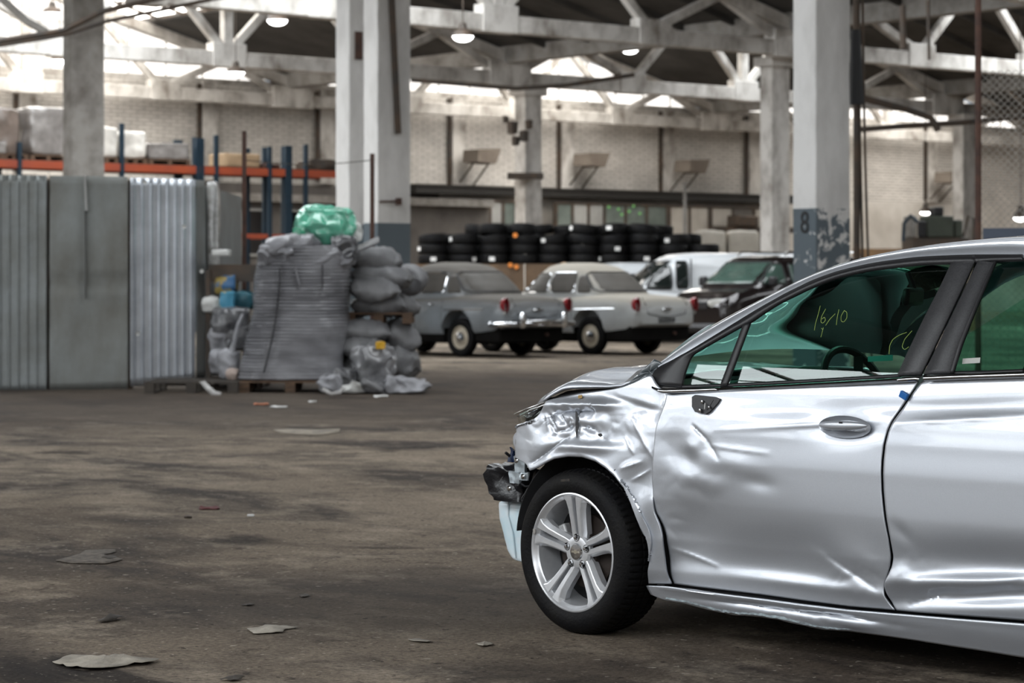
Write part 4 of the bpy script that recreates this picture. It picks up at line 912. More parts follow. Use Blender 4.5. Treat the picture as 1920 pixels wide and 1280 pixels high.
def old_saloon(px,Yw,rz,m,lab,d1):
    root=empty('old_saloon_car',(0,0,0),rz,lab,'car','dusty old saloon cars')
    f=V(math.cos(rz),math.sin(rz),0); l=V(-f.y,f.x,0); root.location=GX(px,Yw)-f*1.18-l*.76
    lift=.05
    b=body_loft(volga_tab,volga_sec,'body',m,root,arches=[(1.18,1.05,.36,.40),(1.18,-1.05,.36,.40),(3.88,1.05,.36,.41),(3.88,-1.05,.36,.41)])
    c=Cabin(volga_cab,.62); c.build('cabin',m,root)
    for sg in (1,-1):
        c.pane('side',(2.32,3.05),(2.32,2.72),1.05,1.40,M_dglass,root,trim=M_chrome,sg=sg,rc=.04,off=.008)
        c.pane('side',(1.62,2.25),(1.66,2.25),1.05,1.42,M_dglass,root,trim=M_chrome,sg=sg,rc=.05,off=.008)
        c.pane('side',(1.24,1.56),(1.44,1.60),1.05,1.38,M_dglass,root,sg=sg,rc=.03,off=.008)
    c.pane('end',(-.70,.70),(-.58,.58),1.07,1.43,M_dglass,root,'rear_window',trim=M_black,sg=-1,rc=.08)
    c.pane('end',(-.66,.66),(-.55,.55),1.04,1.42,M_dglass,root,'windscreen',trim=M_black,sg=1,rc=.08)
    for sg in (1,-1):
        for x in (1.18,3.88): wheel(root,x,sg*.74,.345,sg,M_creamrim,M_chrome)
        mb=MB(); mb.lathe([(0,-.10),(.055,-.06),(.075,.0),(.08,.08)],16,Matrix.Translation((.06,sg*.79,.84))@Matrix.Rotation(-math.pi/2,4,'Y')@Matrix.Diagonal((1.6,.75,1,1))); mb.build('tail_lamp',M_redl,root)
        mb=MB(); mb.lathe([(0,-.03),(.045,-.02),(.05,.03)],16,Matrix.Translation((.035,sg*.76,.70))@Matrix.Rotation(-math.pi/2,4,'Y')); mb.build('reversing_lamp',M_clearl,root)
    # door seams and trunk lid outline
    mb=MB()
    for x in (1.58,2.3,3.15): mb.tube([(x,.897+.0,.42),(x,.905,.62),(x,.892,.8),(x,.86,.915)],.006,5)
    mb.build('door_seam',M_black,root)
    mb=MB(); pts=[(.12,-.55,.955),(.02,-.56,.85),(-.008,-.5,.66),(-.01,0,.60),(-.008,.5,.66),(.02,.56,.85),(.12,.55,.955)]; mb.tube(pts,.007,5); mb.build('boot_lid_seam',M_black,root)
    mb=MB(); mb.tube([(1.5,.91,.74),(.5,.885,.76)],.008,5); mb.build('side_trim',M_chrome,root)
    mb=MB()
    for x in (1.75,2.45): mb.tube([(x,.915,.84),(x+.02,.935,.84),(x+.14,.935,.84),(x+.16,.915,.84)],.011,6)
    mb.build('door_handle',M_chrome,root)
    # bumper
    if d1:
        mb=MB(); mb.tube([(.30,.90,.50),(.05,.90,.50),(-.10,.80,.50),(-.13,.5,.50),(-.10,0,.51),(-.13,-.5,.50),(-.10,-.80,.50),(.05,-.90,.50),(.30,-.90,.50)],.05,10); bo=mb.build('bumper',M_chrome,root)
        mb=MB(); mb.b2((-.16,-.46,.50),(-.10,.46,.57)); mb.b2((-.15,-.46,.46),(-.12,.46,.49)); mb.build('bumper_bar',M_chrome,bo,bevel=.01)
        for y in (-.52,.52): mb=MB(); mb.lathe([(0,-.15),(.06,-.12),(.075,.0),(.06,.12),(0,.15)],14,Matrix.Translation((-.14,y,.56))); mb.build('overrider',M_chrome,bo)
        for y in (.62,.74): mb=MB(); mb.lathe([(0,-.05),(.05,-.03),(.055,.03)],14,Matrix.Translation((-.12,y,.51))@Matrix.Rotation(-math.pi/2,4,'Y')); mb.build('round_cap',M_chrome,bo)
    mb=MB(); mb.tube([(-.01,-.13,.745),(-.03,0,.75),(-.01,.13,.745)],.012,6); mb.lathe([(0,-.05),(.05,-.02),(.05,.03)],14,Matrix.Translation((.0,0,.745))@Matrix.Rotation(-math.pi/2,4,'Y')); mb.build('boot_badge',M_chrome,root)
    mb=MB(); mb.b2((.0,-.24,.48),(.06,.24,.60)); mb.build('plate_recess',M_black,root,bevel=.01)
    mb=MB(); mb.b2((.15,-.80,.16),(.80,.80,.50)); mb.b2((1.56,-.84,.14),(3.5,.84,.42)); mb.b2((.7,-.6,.13),(4.4,.6,.42)); mb.build('underbody',M_under,root,bevel=.03)
    mb=MB(); mb.tube([(.1,-.35,.3),(.8,-.35,.28)],.03,8); mb.build('exhaust',M_rust,root)
    for ch in root.children:
        if not ch.name.startswith('tyre'): ch.location.z+=.10
    return root
M_vol1=mat('dusty_blue_grey_car_paint',(.20,.22,.238),.35,col2=(.145,.158,.168),scale=1.6,dust=(.085,.074,.062),dust_amt=.95,coat=.5)
M_vol2=mat('dusty_pale_grey_car_paint',(.37,.385,.39),.35,col2=(.30,.31,.305),scale=1.6,dust=(.27,.245,.205),dust_amt=.95,coat=.5)
old_saloon(866,43.6,math.radians(134),M_vol1,'dusty blue-grey rounded old saloon with chrome bumper, beside the sacks',True)
old_saloon(1110,44.8,math.radians(134),M_vol2,'dusty pale grey rounded old saloon without bumper, right of the darker one',False)
# vans
van_sec=[(0,0),(.7,0),(.95,.02),(.99,.12),(1,.4),(.99,.75),(.965,.93),(.93,.985),(.6,1.0),(0,1.0)]
def van(name,loc,rz,m,lab,cat,tabb,tabc,H_,glass,panes,front_lamps=None,parts=()):
    root=empty(name,loc,rz,lab,cat)
    L=tabb[-1][0]; body_loft(tabb,van_sec,'body',m,root,arches=[(.85,1.1,.34,.39),(.85,-1.1,.34,.39),(L-.9,1.1,.34,.39),(L-.9,-1.1,.34,.39)])
    c=Cabin(tabc,.36); c.build('cabin',m,root)
    for p in panes:
        for sg in ((1,-1) if p[0]=='side' else (p[6],)):
            c.pane(p[0],p[1],p[2],p[3],p[4],glass,root,p[5],trim=M_black,sg=sg,rc=.03)
    for sg in (1,-1):
        for x in (.85,L-.9): wheel(root,x,sg*.76,.33,sg,M_concg,M_chrome,wd=.2)
    mb=MB(); mb.b2((.2,-.7,.2),(L-.3,.7,.45)); mb.build('underbody',M_under,root)
    return root,c
tb=[(0,.88,.35,1.2),(.1,.92,.30,1.25),(.6,.94,.26,1.27),(3.4,.94,.26,1.27),(3.9,.93,.27,1.23),(4.3,.90,.30,1.14),(4.6,.82,.34,1.02),(4.72,.70,.40,.85)]
tc_=[(1.18,.02,4.02,.93),(1.4,.05,3.76,.90),(1.6,.08,3.46,.84),(1.78,.12,3.25,.79),(1.86,.22,3.1,.70),(1.90,.5,2.8,.5)]
rzv=math.atan2(-.64,-.77); fv=V(-.77,-.64,0); lv=V(.64,-.77,0)
M_dvan=mat('dark_plum_metallic_paint',(.014,.010,.010),.2,.3,coat=1)
root,c=van('dark_minivan',GX(1372,49)-fv*4.55-lv*.88,rzv,M_dvan,'dark brown minivan facing left beside the number 8 column','van',tb,tc_,1.9,M_glassg,
   [('side',(3.0,3.66),(3.0,3.24),1.30,1.72,'door_window',0),('side',(1.7,2.85),(1.7,2.85),1.30,1.72,'rear_side_window',0),('end',(-.80,.80),(-.68,.68),1.30,1.76,'windscreen',1)])
for sg in (1,-1):
    mb=MB(); mb.lathe([(0,.03),(.12,.02),(.15,-.03)],20,Matrix.Translation((4.66,sg*.58,.90))@Matrix.Rotation(sg*.45,4,'Z')@Matrix.Rotation(math.pi/2,4,'Y')@Matrix.Diagonal((.7,1.5,1,1))); mb.build('headlamp',M_clearl,root)
    mb=MB(); mb.box((3.5,sg*1.02,1.36),(.12,.2,.2)); mb.build('door_mirror',M_black,root,bevel=.04)
mb=MB(); mb.b2((4.62,-.36,.78),(4.74,.36,.94)); mb.build('grille',M_black,root,bevel=.02)
mb=MB(); mb.tube([(4.35,.9,.42),(4.68,.7,.40),(4.80,0,.40),(4.68,-.7,.40),(4.35,-.9,.42)],.10,10); mb.build('bumper',M_black,root)
mb=MB(); 
for y in (-.7,.7): mb.tube([(.5,y,1.9),(.6,y,1.97),(2.7,y,1.97),(2.8,y,1.9)],.02,8)
mb.build('roof_rail',M_chrome,root)
M_wvan=mat('white_van_paint',(.56,.58,.60),.3,col2=(.50,.52,.54),scale=1,coat=.6)
rzw=math.atan2(-.25,-.97); fw=V(-.97,-.25,0).normalized(); lw=V(-fw.y,fw.x,0)
root,c=van('white_panel_van',GX(1152,53)-fw*4.75-lw*.9,rzw,M_wvan,'white panel van with open cab window behind the dark minivan','van',
   [(0,.88,.35,1.1),(.1,.93,.30,1.15),(3.6,.94,.28,1.15),(4.0,.93,.28,1.08),(4.4,.90,.30,1.0),(4.65,.82,.34,.9),(4.78,.70,.40,.78)],
   [(1.1,.0,4.15,.93),(1.4,.02,3.95,.91),(1.7,.04,3.6,.87),(1.88,.08,3.3,.83),(1.96,.2,3.1,.72),(1.99,.5,2.8,.5)],1.97,M_glassd,
   [('side',(3.42,4.0),(3.42,3.62),1.18,1.78,'door_window',0),('side',(3.05,3.33),(3.05,3.3),1.2,1.8,'quarter_window',0),('end',(-.78,.78),(-.68,.68),1.18,1.8,'windscreen',1)])
mb=MB(); mb.b2((2.98,.93,.4),(3.0,.955,1.15)); mb.b2((2.98,.90,1.15),(3.0,.935,1.85)); mb.build('door_seam',M_black,root,smooth=False)
root,c=van('white_hatchback_car',GX(970,56.4)-fw*4.4-lw*.8,rzw,M_wvan,'white modern car with only its roof showing behind the two old saloons','car',
   [(0,.80,.35,.98),(.1,.86,.30,1.02),(3.2,.88,.26,1.02),(3.7,.87,.27,.98),(4.1,.82,.30,.88),(4.4,.66,.40,.72)],
   [(.98,.02,3.75,.86),(1.25,.12,3.2,.80),(1.5,.25,2.6,.72),(1.62,.5,2.2,.6),(1.68,.9,1.9,.35)],1.7,M_glassd,
   [('side',(.9,2.9),(.9,2.5),1.04,1.42,'side_window',0),('end',(-.7,.7),(-.6,.6),1.06,1.5,'windscreen',1)])
root.scale=(1,1,1.07)
mb=MB(); mb.lathe([(0,-.02),(.09,0),(.07,.05),(0,.07)],16,Matrix.Translation(PX(1058,498,46.5))); tag(mb.build('roof_beacon',mat('warm_brass',(.6,.4,.25),.3,.6)),'small shiny round piece above the pale old saloon roof','ornament')
# ------------------------------------------------------------------ the damaged silver car (local: x rearwards, y across to the far side, z up)
CA=math.radians(-44); W0=V(.2376,9.37,0); U_=V(math.cos(CA),math.sin(CA),0); V_=V(-math.sin(CA),math.cos(CA),0); WID=1.80
car=empty('damaged_car',W0,CA,'crash-damaged silver saloon car with crumpled front wing, right foreground','car')
def uz(px,py,v):
    k=(px-960)/F; bx=W0.x+V_.x*v; by=W0.y+V_.y*v; u=(k*by-bx)/(U_.x-k*U_.y); Y=by+u*U_.y; return u,HC-(py-HZ)*Y/F
def topx(p):
    Wp=W0+U_*p.x+V_*p.y; return 960+Wp.x*F/Wp.y, HZ-(p.z-HC)*F/Wp.y
def vplan(u):
    a=max(0,-u-.12); return .42*a+.0 if a>.25 else .84*a*a
def vbody(u,z):
    tab=[(.10,.10),(.2,.055),(.28,.03),(.4,.008),(.55,0),(.7,.002),(.80,.012),(.86,.022),(.95,.05),(1.05,.08),(1.2,.10)]
    v=interp(tab,z,1)
    return v+vplan(u)
def vglass(u,z):
    d=max(z-.93,-.1); return .07+.27*d+.42*d*abs(d)+.0
def P(px,py,vf=vbody,extra=0):
    v=.1; u,z=uz(px,py,v)
    for _ in range(30):
        v=v*.4+(vf(u,z)+extra)*.6; u,z=uz(px,py,v)
    return V(u,v,z)
def PL(pts,vf=vbody,extra=0): return [P(x,y,vf,extra) for x,y in pts]
def silver():
    m=mat('silver_metallic_paint',(.54,.565,.61),.43,.7,col2=(.51,.535,.58),scale=300,coat=1,detail=2)
    m.node_tree.nodes['Principled BSDF'].inputs['Coat Roughness'].default_value=.02
    return m
M_sil=silver()
M_trim=mat('satin_black_trim',(.018,.018,.02),.4,bump=.05,bscale=300)
M_pil=mat('speckled_grey_pillar_film',(.045,.045,.048),.45,col2=(.03,.03,.033),scale=160,lo=.45,hi=.6)
M_strip=mat('polished_strip',(.55,.56,.58),.16,1)
M_int=mat('dark_interior',(.02,.02,.021),.8)
M_inl=mat('wheel_well_liner',(.008,.008,.009),.9)
def glass_mat(name,tint,f0=1.6):
    m=bpy.data.materials.new(name); m.use_nodes=True; nt=m.node_tree; N=nt.nodes; L=nt.links; N.remove(N['Principled BSDF'])
    t=N.new('ShaderNodeBsdfTransparent'); t.inputs[0].default_value=(*tint,1); g=N.new('ShaderNodeBsdfGlossy'); g.inputs['Roughness'].default_value=.0; g.inputs[0].default_value=(.9,.97,.95,1)
    fr=N.new('ShaderNodeFresnel'); fr.inputs[0].default_value=f0; mx=N.new('ShaderNodeMixShader'); L.new(fr.outputs[0],mx.inputs[0]); L.new(t.outputs[0],mx.inputs[1]); L.new(g.outputs[0],mx.inputs[2]); L.new(mx.outputs[0],N['Material Output'].inputs[0])
    return m
M_glass=glass_mat('green_tinted_glass',(.22,.50,.40)); M_wglass=glass_mat('green_windscreen_glass',(.55,.85,.72),1.18)
def dents(p,feats):
    x,y=topx(p); d=0
    for f in feats:
        k=f[0]
        if k=='g':       # gaussian dent cx cy rx ry rot depth
            _,cx,cy,rx_,ry_,rot,dep=f; c,s=math.cos(rot),math.sin(rot); dx,dy=x-cx,y-cy; a=(dx*c+dy*s)/rx_; b=(-dx*s+dy*c)/ry_
            q=a*a+b*b
            if q<9: d+=dep*math.exp(-q)
        elif k=='c':     # sharp crease x1 y1 x2 y2 width depth
            _,x1,y1,x2,y2,w_,dep=f; vx,vy=x2-x1,y2-y1; L2=vx*vx+vy*vy; t=((x-x1)*vx+(y-y1)*vy)/L2; tt=max(0,min(1,t)); ex=x1+vx*tt-x; ey=y1+vy*tt-y; r=math.hypot(ex,ey)
            if r<w_*5: d+=dep*math.exp(-r/w_)*(.45+.55*math.sin(math.pi*tt)) if True else 0
        elif k=='s':     # step: one side of a line pushed in, fading away
            _,x1,y1,x2,y2,w_,fade,dep=f; vx,vy=x2-x1,y2-y1; L_=math.hypot(vx,vy); t=((x-x1)*vx+(y-y1)*vy)/(L_*L_); n=((x-x1)*(-vy)+(y-y1)*vx)/L_
            tt=max(0,1-abs(t-.5)/1.1)**1.5; tt=tt*tt*(3-2*tt); d+=dep*tt*(1/(1+math.exp(-n/w_)))*math.exp(-max(0,n)/fade)
        elif k=='n':     # crumple noise in an ellipse cx cy rx ry amp scale
            _,cx,cy,rx_,ry_,amp,sc=f; a=((x-cx)/rx_)**2+((y-cy)/ry_)**2
            if a<4:
                wgt=math.exp(-a); n1=noise.noise(V(x*sc,y*sc,3.1)); n2=noise.noise(V(x*sc*2.1,y*sc*1.8,8.7)); d+=amp*wgt*((1-2*abs(n1))*1.0-.3+.5*(1-2*abs(n2)))
    return d
def panel(name,top,bot,left,right,nx,ny,m,feats,parent=car,solid=.008,sm=1,ang=60,prof=None):
    rows=coons(top,bot,left,right,nx,ny,sm)
    for r in rows:
        for p in r:
            if prof: p.y=prof(p)
            p.y+=dents(p,feats)
    mb=MB(); mb.grid(rows); return mb.build(name,m,parent,ang=ang,solid=solid),rows
bodyprof=lambda p: vbody(p.x,p.z)
# --- lines traced at the car's near side
gap=[(1250,738),(1246,755),(1240,771),(1231,795),(1227,815),(1225,840),(1223,863),(1221,900),(1222,935),(1225,960),(1236,985),(1241,1005),(1244,1035),(1247,1060),(1251,1080),(1258,1095)]
top_f=[(1029,750),(1053,744),(1086,737),(1119,733),(1150,729),(1170,724),(1195,714),(1210,706),(1222,702),(1230,718),(1240,731),(1250,738)]
front_f=[(1029,750),(1018,765),(1005,782),(990,793),(977,802),(966,811),(961,818),(961,832),(966,842),(974,851),(985,868),(993,882)]
arch=[(993,882),(1014,873),(1040,860),(1066,856),(1092,857),(1117,865),(1136,878),(1152,893),(1166,912),(1180,926),(1192,945),(1202,962),(1212,984),(1218,1003),(1220,1020),(1217,1048),(1214,1071),(1216,1094),(1258,1096)]
fe=[('n',1060,790,60,34,.009,.03),('n',1120,790,70,40,.007,.022),('n',1180,850,55,80,.005,.013),('n',1000,835,45,40,.005,.015),
 ('c',1040,774,1110,771,2.6,.024),('c',1030,778,1040,806,2,.012),('c',1096,800,1116,806,1.8,.012),('c',1062,803,1078,798,1.8,.012),('c',1168,820,1186,850,2,-.006),('g',1085,757,70,9,.0,-.022),('c',1080,772,1081,818,2.2,.022),('g',1075,785,5,18,0,-.015),('g',1088,785,5,16,0,-.014),
 ('c',995,868,1064,818,4,.014),('g',1100,838,60,10,.05,-.016),('c',1036,812,1075,799,3,.012),('c',1090,799,1118,812,3,.013),
 ('s',1150,742,1240,770,3,40,.022),('c',1112,752,1110,776,3,.012),('g',1125,760,18,8,.1,-.012),('g',1150,820,30,30,0,.012),
 ('c',1022,782,1026,800,2.5,-.012),('c',1036,776,1042,798,2.5,-.012),('c',1049,774,1058,792,2.5,.012),('c',1024,790,1040,815,3,.014),
 ('c',1182,785,1225,862,4,-.008),('g',1200,905,22,40,.3,.014),('c',1166,878,1200,866,4,-.008),('c',1184,900,1215,882,3,-.006),('g',1232,760,10,30,.3,.01),
 ('g',1215,1010,14,40,0,.012),('c',1223,850,1222,930,4,.012)]
fe+=[('c',x1,y1-4,x2,y2-4,3.2,-.006) for (x1,y1),(x2,y2) in zip(arch[1:8],arch[2:9])]
fender,frows=panel('front_wing',PL(top_f)+PL(gap[1:]),PL(arch[:-1]),PL(front_f),PL([(1258,1095),(1216,1094)]),260,80,M_sil,fe,prof=bodyprof,sm=4)
fender['label']='crumpled and torn front wing'
# small holes and clip on the wing
def stud(name,px,py,sx,sz,m,parent,out=.004,vf=vbody,ex=0,rot=0):
    p=P(px,py,vf,ex); mb=MB(); mb.lathe([(0,-.006),(sx,-.004),(sx,.006)],16,Matrix.Translation(p+V(0,-out,0))@Matrix.Rotation(rot,4,'Y')@Matrix.Diagonal((1,1,sz/sx,1))@Matrix.Rotation(math.pi/2,4,'X')); return mb.build(name,m,parent)
def strip3(name,pts,wd,m,parent,vf=vbody,ex=-.004,th=.003):
    L=PL(pts,vf,ex); mb=MB()
    for a,b in zip(L,L[1:]): mb.bar(a,b,th,wd,(0,0,1))
    return mb.build(name,m,parent,smooth=False)
def decal(name,poly,m,parent,vf=vbody,ex=-.004,th=.002,feats=()):
    L=PL(poly,vf,ex); 
    for p in L: p.y+=dents(p,feats)
    n=len(L); mb=MB(); mb.v=[p for p in L]+[p+V(0,th,0) for p in L]; mb.f=[tuple(range(n)),tuple(range(2*n-1,n-1,-1))]+[(i,(i+1)%n,(i+1)%n+n,i+n) for i in range(n)]
    return mb.build(name,m,parent,smooth=False)
decal('paint_chip_tag',[(1084,741),(1091,740),(1091,746),(1084,747)],mat('ochre_tag',(.35,.22,.06),.6),fender,ex=-.012)
decal('trim_clip_hole',[(1121,813),(1127,812),(1129,816),(1126,819),(1122,817)],M_black,fender,ex=-.010)
decal('tear',[(1079,770),(1082,773),(1084,790),(1085,800),(1082,812),(1081,821),(1079,808),(1079,790)],M_black,fender,ex=.004)
# --- front door
topd=[(1250,738),(1259,740),(1300,737),(1360,733),(1450,728),(1560,722),(1650,717),(1721,714)]
botd=[(1258,1095),(1300,1101),(1350,1107),(1418,1115),(1500,1126),(1590,1137),(1640,1141),(1676,1144)]
reard=[(1721,714),(1710,732),(1698,750),(1683,770),(1669,791),(1660,812),(1655,836),(1652,862),(1651,890),(1652,920),(1655,954),(1659,985),(1663,1010),(1666,1044),(1664,1062),(1660,1076),(1654,1095),(1653,1106),(1657,1120),(1666,1133),(1676,1144)]
fd_=[('g',1400,1052,240,66,.10,.052),('g',1330,955,110,60,0,.012),('g',1290,990,50,60,0,.018),('s',1530,1036,1645,1110,4,45,-.016),('c',1545,1045,1640,1106,5,.008),('g',1600,1050,60,35,.5,-.012),
 ('c',1297,798,1320,822,2.0,.012),('g',1285,862,26,18,.5,.010),('g',1297,838,12,16,0,-.008),('g',1270,830,26,50,.2,.010),('c',1330,835,1440,850,3,-.004),('c',1320,820,1345,860,4,.008),
 ('g',1380,870,40,20,.3,-.006),('g',1310,900,40,16,.3,-.008),('g',1420,905,30,14,.2,.006),('g',1240,1010,20,50,0,-.010),('n',1290,870,70,80,.0045,.013),('n',1250,970,30,80,.004,.018),('n',1600,1090,60,40,.003,.025),
 ('c',1250,1030,1330,1062,3,-.006),('g',1500,1095,160,12,.12,-.010),('g',1585,801,56,24,.0,.020),('c',1340,806,1650,790,4,-.005),('g',1500,770,300,14,-.03,.004)]
door,drows=panel('front_door',PL(topd),PL(botd),PL(gap),PL(reard),170,110,M_sil,fd_,prof=bodyprof,sm=1)
door['label']='dented front door'
# --- rear door, extended beyond the picture
def UZ(u,z): return V(u,vbody(u,z),z)
topr=PL([(1730,713),(1800,710),(1860,707),(1920,704)]); e0=topr[-1]; topr+=[UZ(2.4,e0.z+.035),UZ(2.75,e0.z+.055)]
botr=PL([(1680,1144),(1720,1148),(1800,1154),(1920,1163)]); e1=botr[-1]; botr+=[UZ(2.30,e1.z+.005)]
leftr=[(x+5,y) for x,y in reard]; leftr[0]=(1730,713); leftr[-1]=(1680,1144)
rightr=[UZ(2.75,e0.z+.055),UZ(2.62,.8),UZ(2.48,.66),UZ(2.36,.5),UZ(2.30,e1.z+.005)]
fr_=[('g',1860,1060,210,38,.05,.030),('g',1840,1118,220,16,-.04,.026),('g',1830,1090,200,12,.0,-.018),('g',1685,1075,20,14,0,-.010),('c',1700,1135,1780,1108,4,.008),('c',1780,1108,1860,1104,5,-.007),('c',1860,1104,1940,1085,4,.006),
 ('g',1690,1000,26,12,.8,.006),('n',1700,1080,60,50,.002,.03),('c',1680,793,1940,778,5,-.007),('g',1860,760,200,16,-.04,.008)]
rdoor,rrows=panel('rear_door',topr,botr,PL(leftr),rightr,120,90,M_sil,fr_,prof=bodyprof,sm=1)
# rear quarter with the rear wheel opening and boot
def arcp(cu,cz,r,a0,a1,n): return [UZ(cu+r*math.cos(math.radians(a0+(a1-a0)*i/n)),cz+r*math.sin(math.radians(a0+(a1-a0)*i/n))) for i in range(n+1)]
qa=arcp(2.70,.32,.36,180,0,16)
vq=lambda p: vbody(0,p.z)+.5*max(0,p.x-3.15)**2
qt=[UZ(2.76,e0.z+.055),UZ(3.1,1.03),UZ(3.4,1.02),UZ(3.62,.98)]
panel('rear_quarter',qt,[UZ(2.31,e1.z+.005)]+qa+[UZ(3.5,.25),UZ(3.62,.3)],[UZ(2.76,e0.z+.055),UZ(2.63,.8),UZ(2.49,.66),UZ(2.37,.5),UZ(2.31,e1.z+.005)],[UZ(3.62,.98),UZ(3.66,.7),UZ(3.62,.3)],60,40,M_sil,[],prof=vq)
# --- sill
tops=[(1218,1096),(1259,1098),(1300,1104),(1418,1119),(1500,1130),(1590,1141),(1676,1148),(1800,1158),(1920,1167)]
bots=[(1226,1112),(1250,1122),(1291,1129),(1340,1142),(1381,1150),(1430,1153),(1472,1161),(1510,1170),(1553,1178),(1600,1180),(1653,1187),(1720,1197),(1789,1208),(1860,1219),(1920,1229)]
ts=PL(tops); bs=PL(bots); ts.append(UZ(2.31,ts[-1].z+.004)); bs.append(UZ(2.36,bs[-1].z+.004))
sf=[('g',1480,1143,150,6,.13,.020),('g',1600,1166,50,10,.2,-.014),('g',1560,1150,40,6,.1,.012),('n',1450,1160,220,22,.006,.05),('c',1240,1100,1420,1122,3,-.008)]
sill,_=panel('sill',ts,bs,[ts[0],bs[0]],[ts[-1],bs[-1]],150,14,M_sil,sf,prof=lambda p: vbody(p.x,p.z)-.012,sm=1)
sill['label']='scraped and dented sill'
M_scr=mat('torn_primer_edge',(.30,.36,.38),.7,col2=(.10,.11,.12),scale=40)
L=PL([(x,y-2) for x,y in bots[1:10]],extra=-.016); Lr=smooth_line(L,70,0); mb=MB(); mb.grid([[p+V(0,0,.006+.008*noise.noise(p*40)) for p in Lr],[p+V(0,-.004,-.004-.008*abs(noise.noise(p*55))) for p in Lr]]); mb.build('torn_edge',M_scr,sill,solid=.003,smooth=False)
# --- polished strip under the windows
sT=[(1222,724),(1236,730),(1256,729),(1300,728),(1360,726),(1410,724),(1560,716),(1650,711),(1729,705)]; sB=[(1225,730),(1238,737),(1256,738),(1300,736),(1360,733),(1410,731),(1560,723),(1650,718),(1721,714)]
def vst(u,z): return .052
a=smooth_line(PL(sT,vst),60,1); b=smooth_line(PL(sB,vst),60,1); mb=MB(); mb.grid([[p+V(0,.012,.002) for p in a],a,[ (p+q)/2+V(0,-.006,0) for p,q in zip(a,b)],b,[p+V(0,.012,-.002) for p in b]]); mb.build('waist_strip',M_strip,door,ang=80)
a=PL([(1732,705),(1800,702),(1920,698)],vst); a+=[V(2.4,.052,a[-1].z+.034),V(2.75,.055,a[-1].z+.056)]; mb=MB(); a=smooth_line(a,40,0); mb.grid([[p+V(0,.012,.002) for p in a],a,[p+V(0,-.006,-.008) for p in a],[p+V(0,0,-.016) for p in a],[p+V(0,.012,-.018) for p in a]]); mb.build('waist_strip',M_strip,rdoor,ang=80)
# --- A-pillar / roof rail
railL=[(1237,690),(1262,678),(1294,661),(1322,644),(1350,627),(1387,604),(1425,581),(1452,566),(1477,552),(1500,541),(1522,530),(1548,520),(1575,511),(1603,504),(1631,498),(1660,493),(1687,489),(1716,486),(1744,484),(1790,482),(1840,481),(1920,481)]
railT=[(1241,682),(1266,660),(1294,635),(1327,614),(1352,600),(1380,584),(1425,562),(1455,547),(1485,532),(1510,519),(1537,507),(1575,495),(1612,483),(1650,475),(1687,468),(1725,462),(1762,457),(1800,453),(1837,450),(1880,447),(1920,445)]
vr0=lambda u,z: vglass(u,z)-.012
vr1=lambda u,z: vglass(u,z)+.055
RL=PL(railL,vr0); RT=PL(railT,vr1)
# continue the rail rearwards to the boot
RL+=[V(2.3,.300,1.385),V(2.7,.33,1.30),V(3.05,.34,1.14),V(3.2,.30,1.03)]; RT+=[V(2.3,.36,1.455),V(2.7,.40,1.385),V(3.05,.42,1.22),V(3.3,.42,1.05)]
n=150; a=smooth_line(RL,n,16); b=smooth_line(RT,n,16); rows=[[p+V(0,.02,-.006) for p in a],a]
for k in (1,2,3,4,5):
    t=k/6; rows.append([p.lerp(q,t)+V(0,-.022*math.sin(math.pi*t),.006*math.sin(math.pi*t)) for p,q in zip(a,b)])
rows.append(b)
mb=MB(); mb.grid(rows); mb.grid([[V(p.x,WID-p.y,p.z) for p in r] for r in rows]); rail=mb.build('roof_rail',M_sil,car,ang=70)
# roof skin and windscreen between the rails
def cross(i,t,bul): 
    p=b[i]; q=V(p.x,WID-p.y,p.z); m_=p.lerp(q,t); s=math.sin(math.pi*t)**.8; return m_+bul*s
def hdr(px): return min(range(n),key=lambda i:abs(topx(b[i])[0]-px))
ih=hdr(1590); 
iw=min(range(n),key=lambda i:abs(b[i].x-2.75))
rows=[[cross(i,t/24,V(-.05*(1 if i<ih+10 else 0)*max(0,(ih+10-i)/10)*0,0,.022)) for t in range(25)] for i in range(ih,iw+1)]
mb=MB(); mb.grid(rows); mb.build('roof_skin',M_sil,car,ang=70,solid=.004)
rows=[[cross(i,t/24,V(-.06,0,.04)) for t in range(25)] for i in range(0,ih+1)]
mb=MB(); mb.grid(rows); ws=mb.build('windscreen',M_wglass,car,ang=70)
rows=[[cross(i,t/24,V(.06,0,.04)) for t in range(25)] for i in range(iw,n)]
mb=MB(); mb.grid(rows); mb.build('rear_window',M_glassd,car,ang=70,solid=.004)
M_crack=mat('crazed_glass',(.50,.56,.58),.12,.3,col2=(.12,.16,.18),scale=26,coat=1,bump=.8,bscale=40,lo=.47,hi=.53)
rows=[[cross(i,.002+t/60,V(-.06,0,.04))+V(-.006,-.003,.006) for t in range(4)] for i in range(0,hdr(1330)+1)]
mb=MB(); mb.grid(rows); mb.build('crazed_edge',M_crack,ws,ang=70)
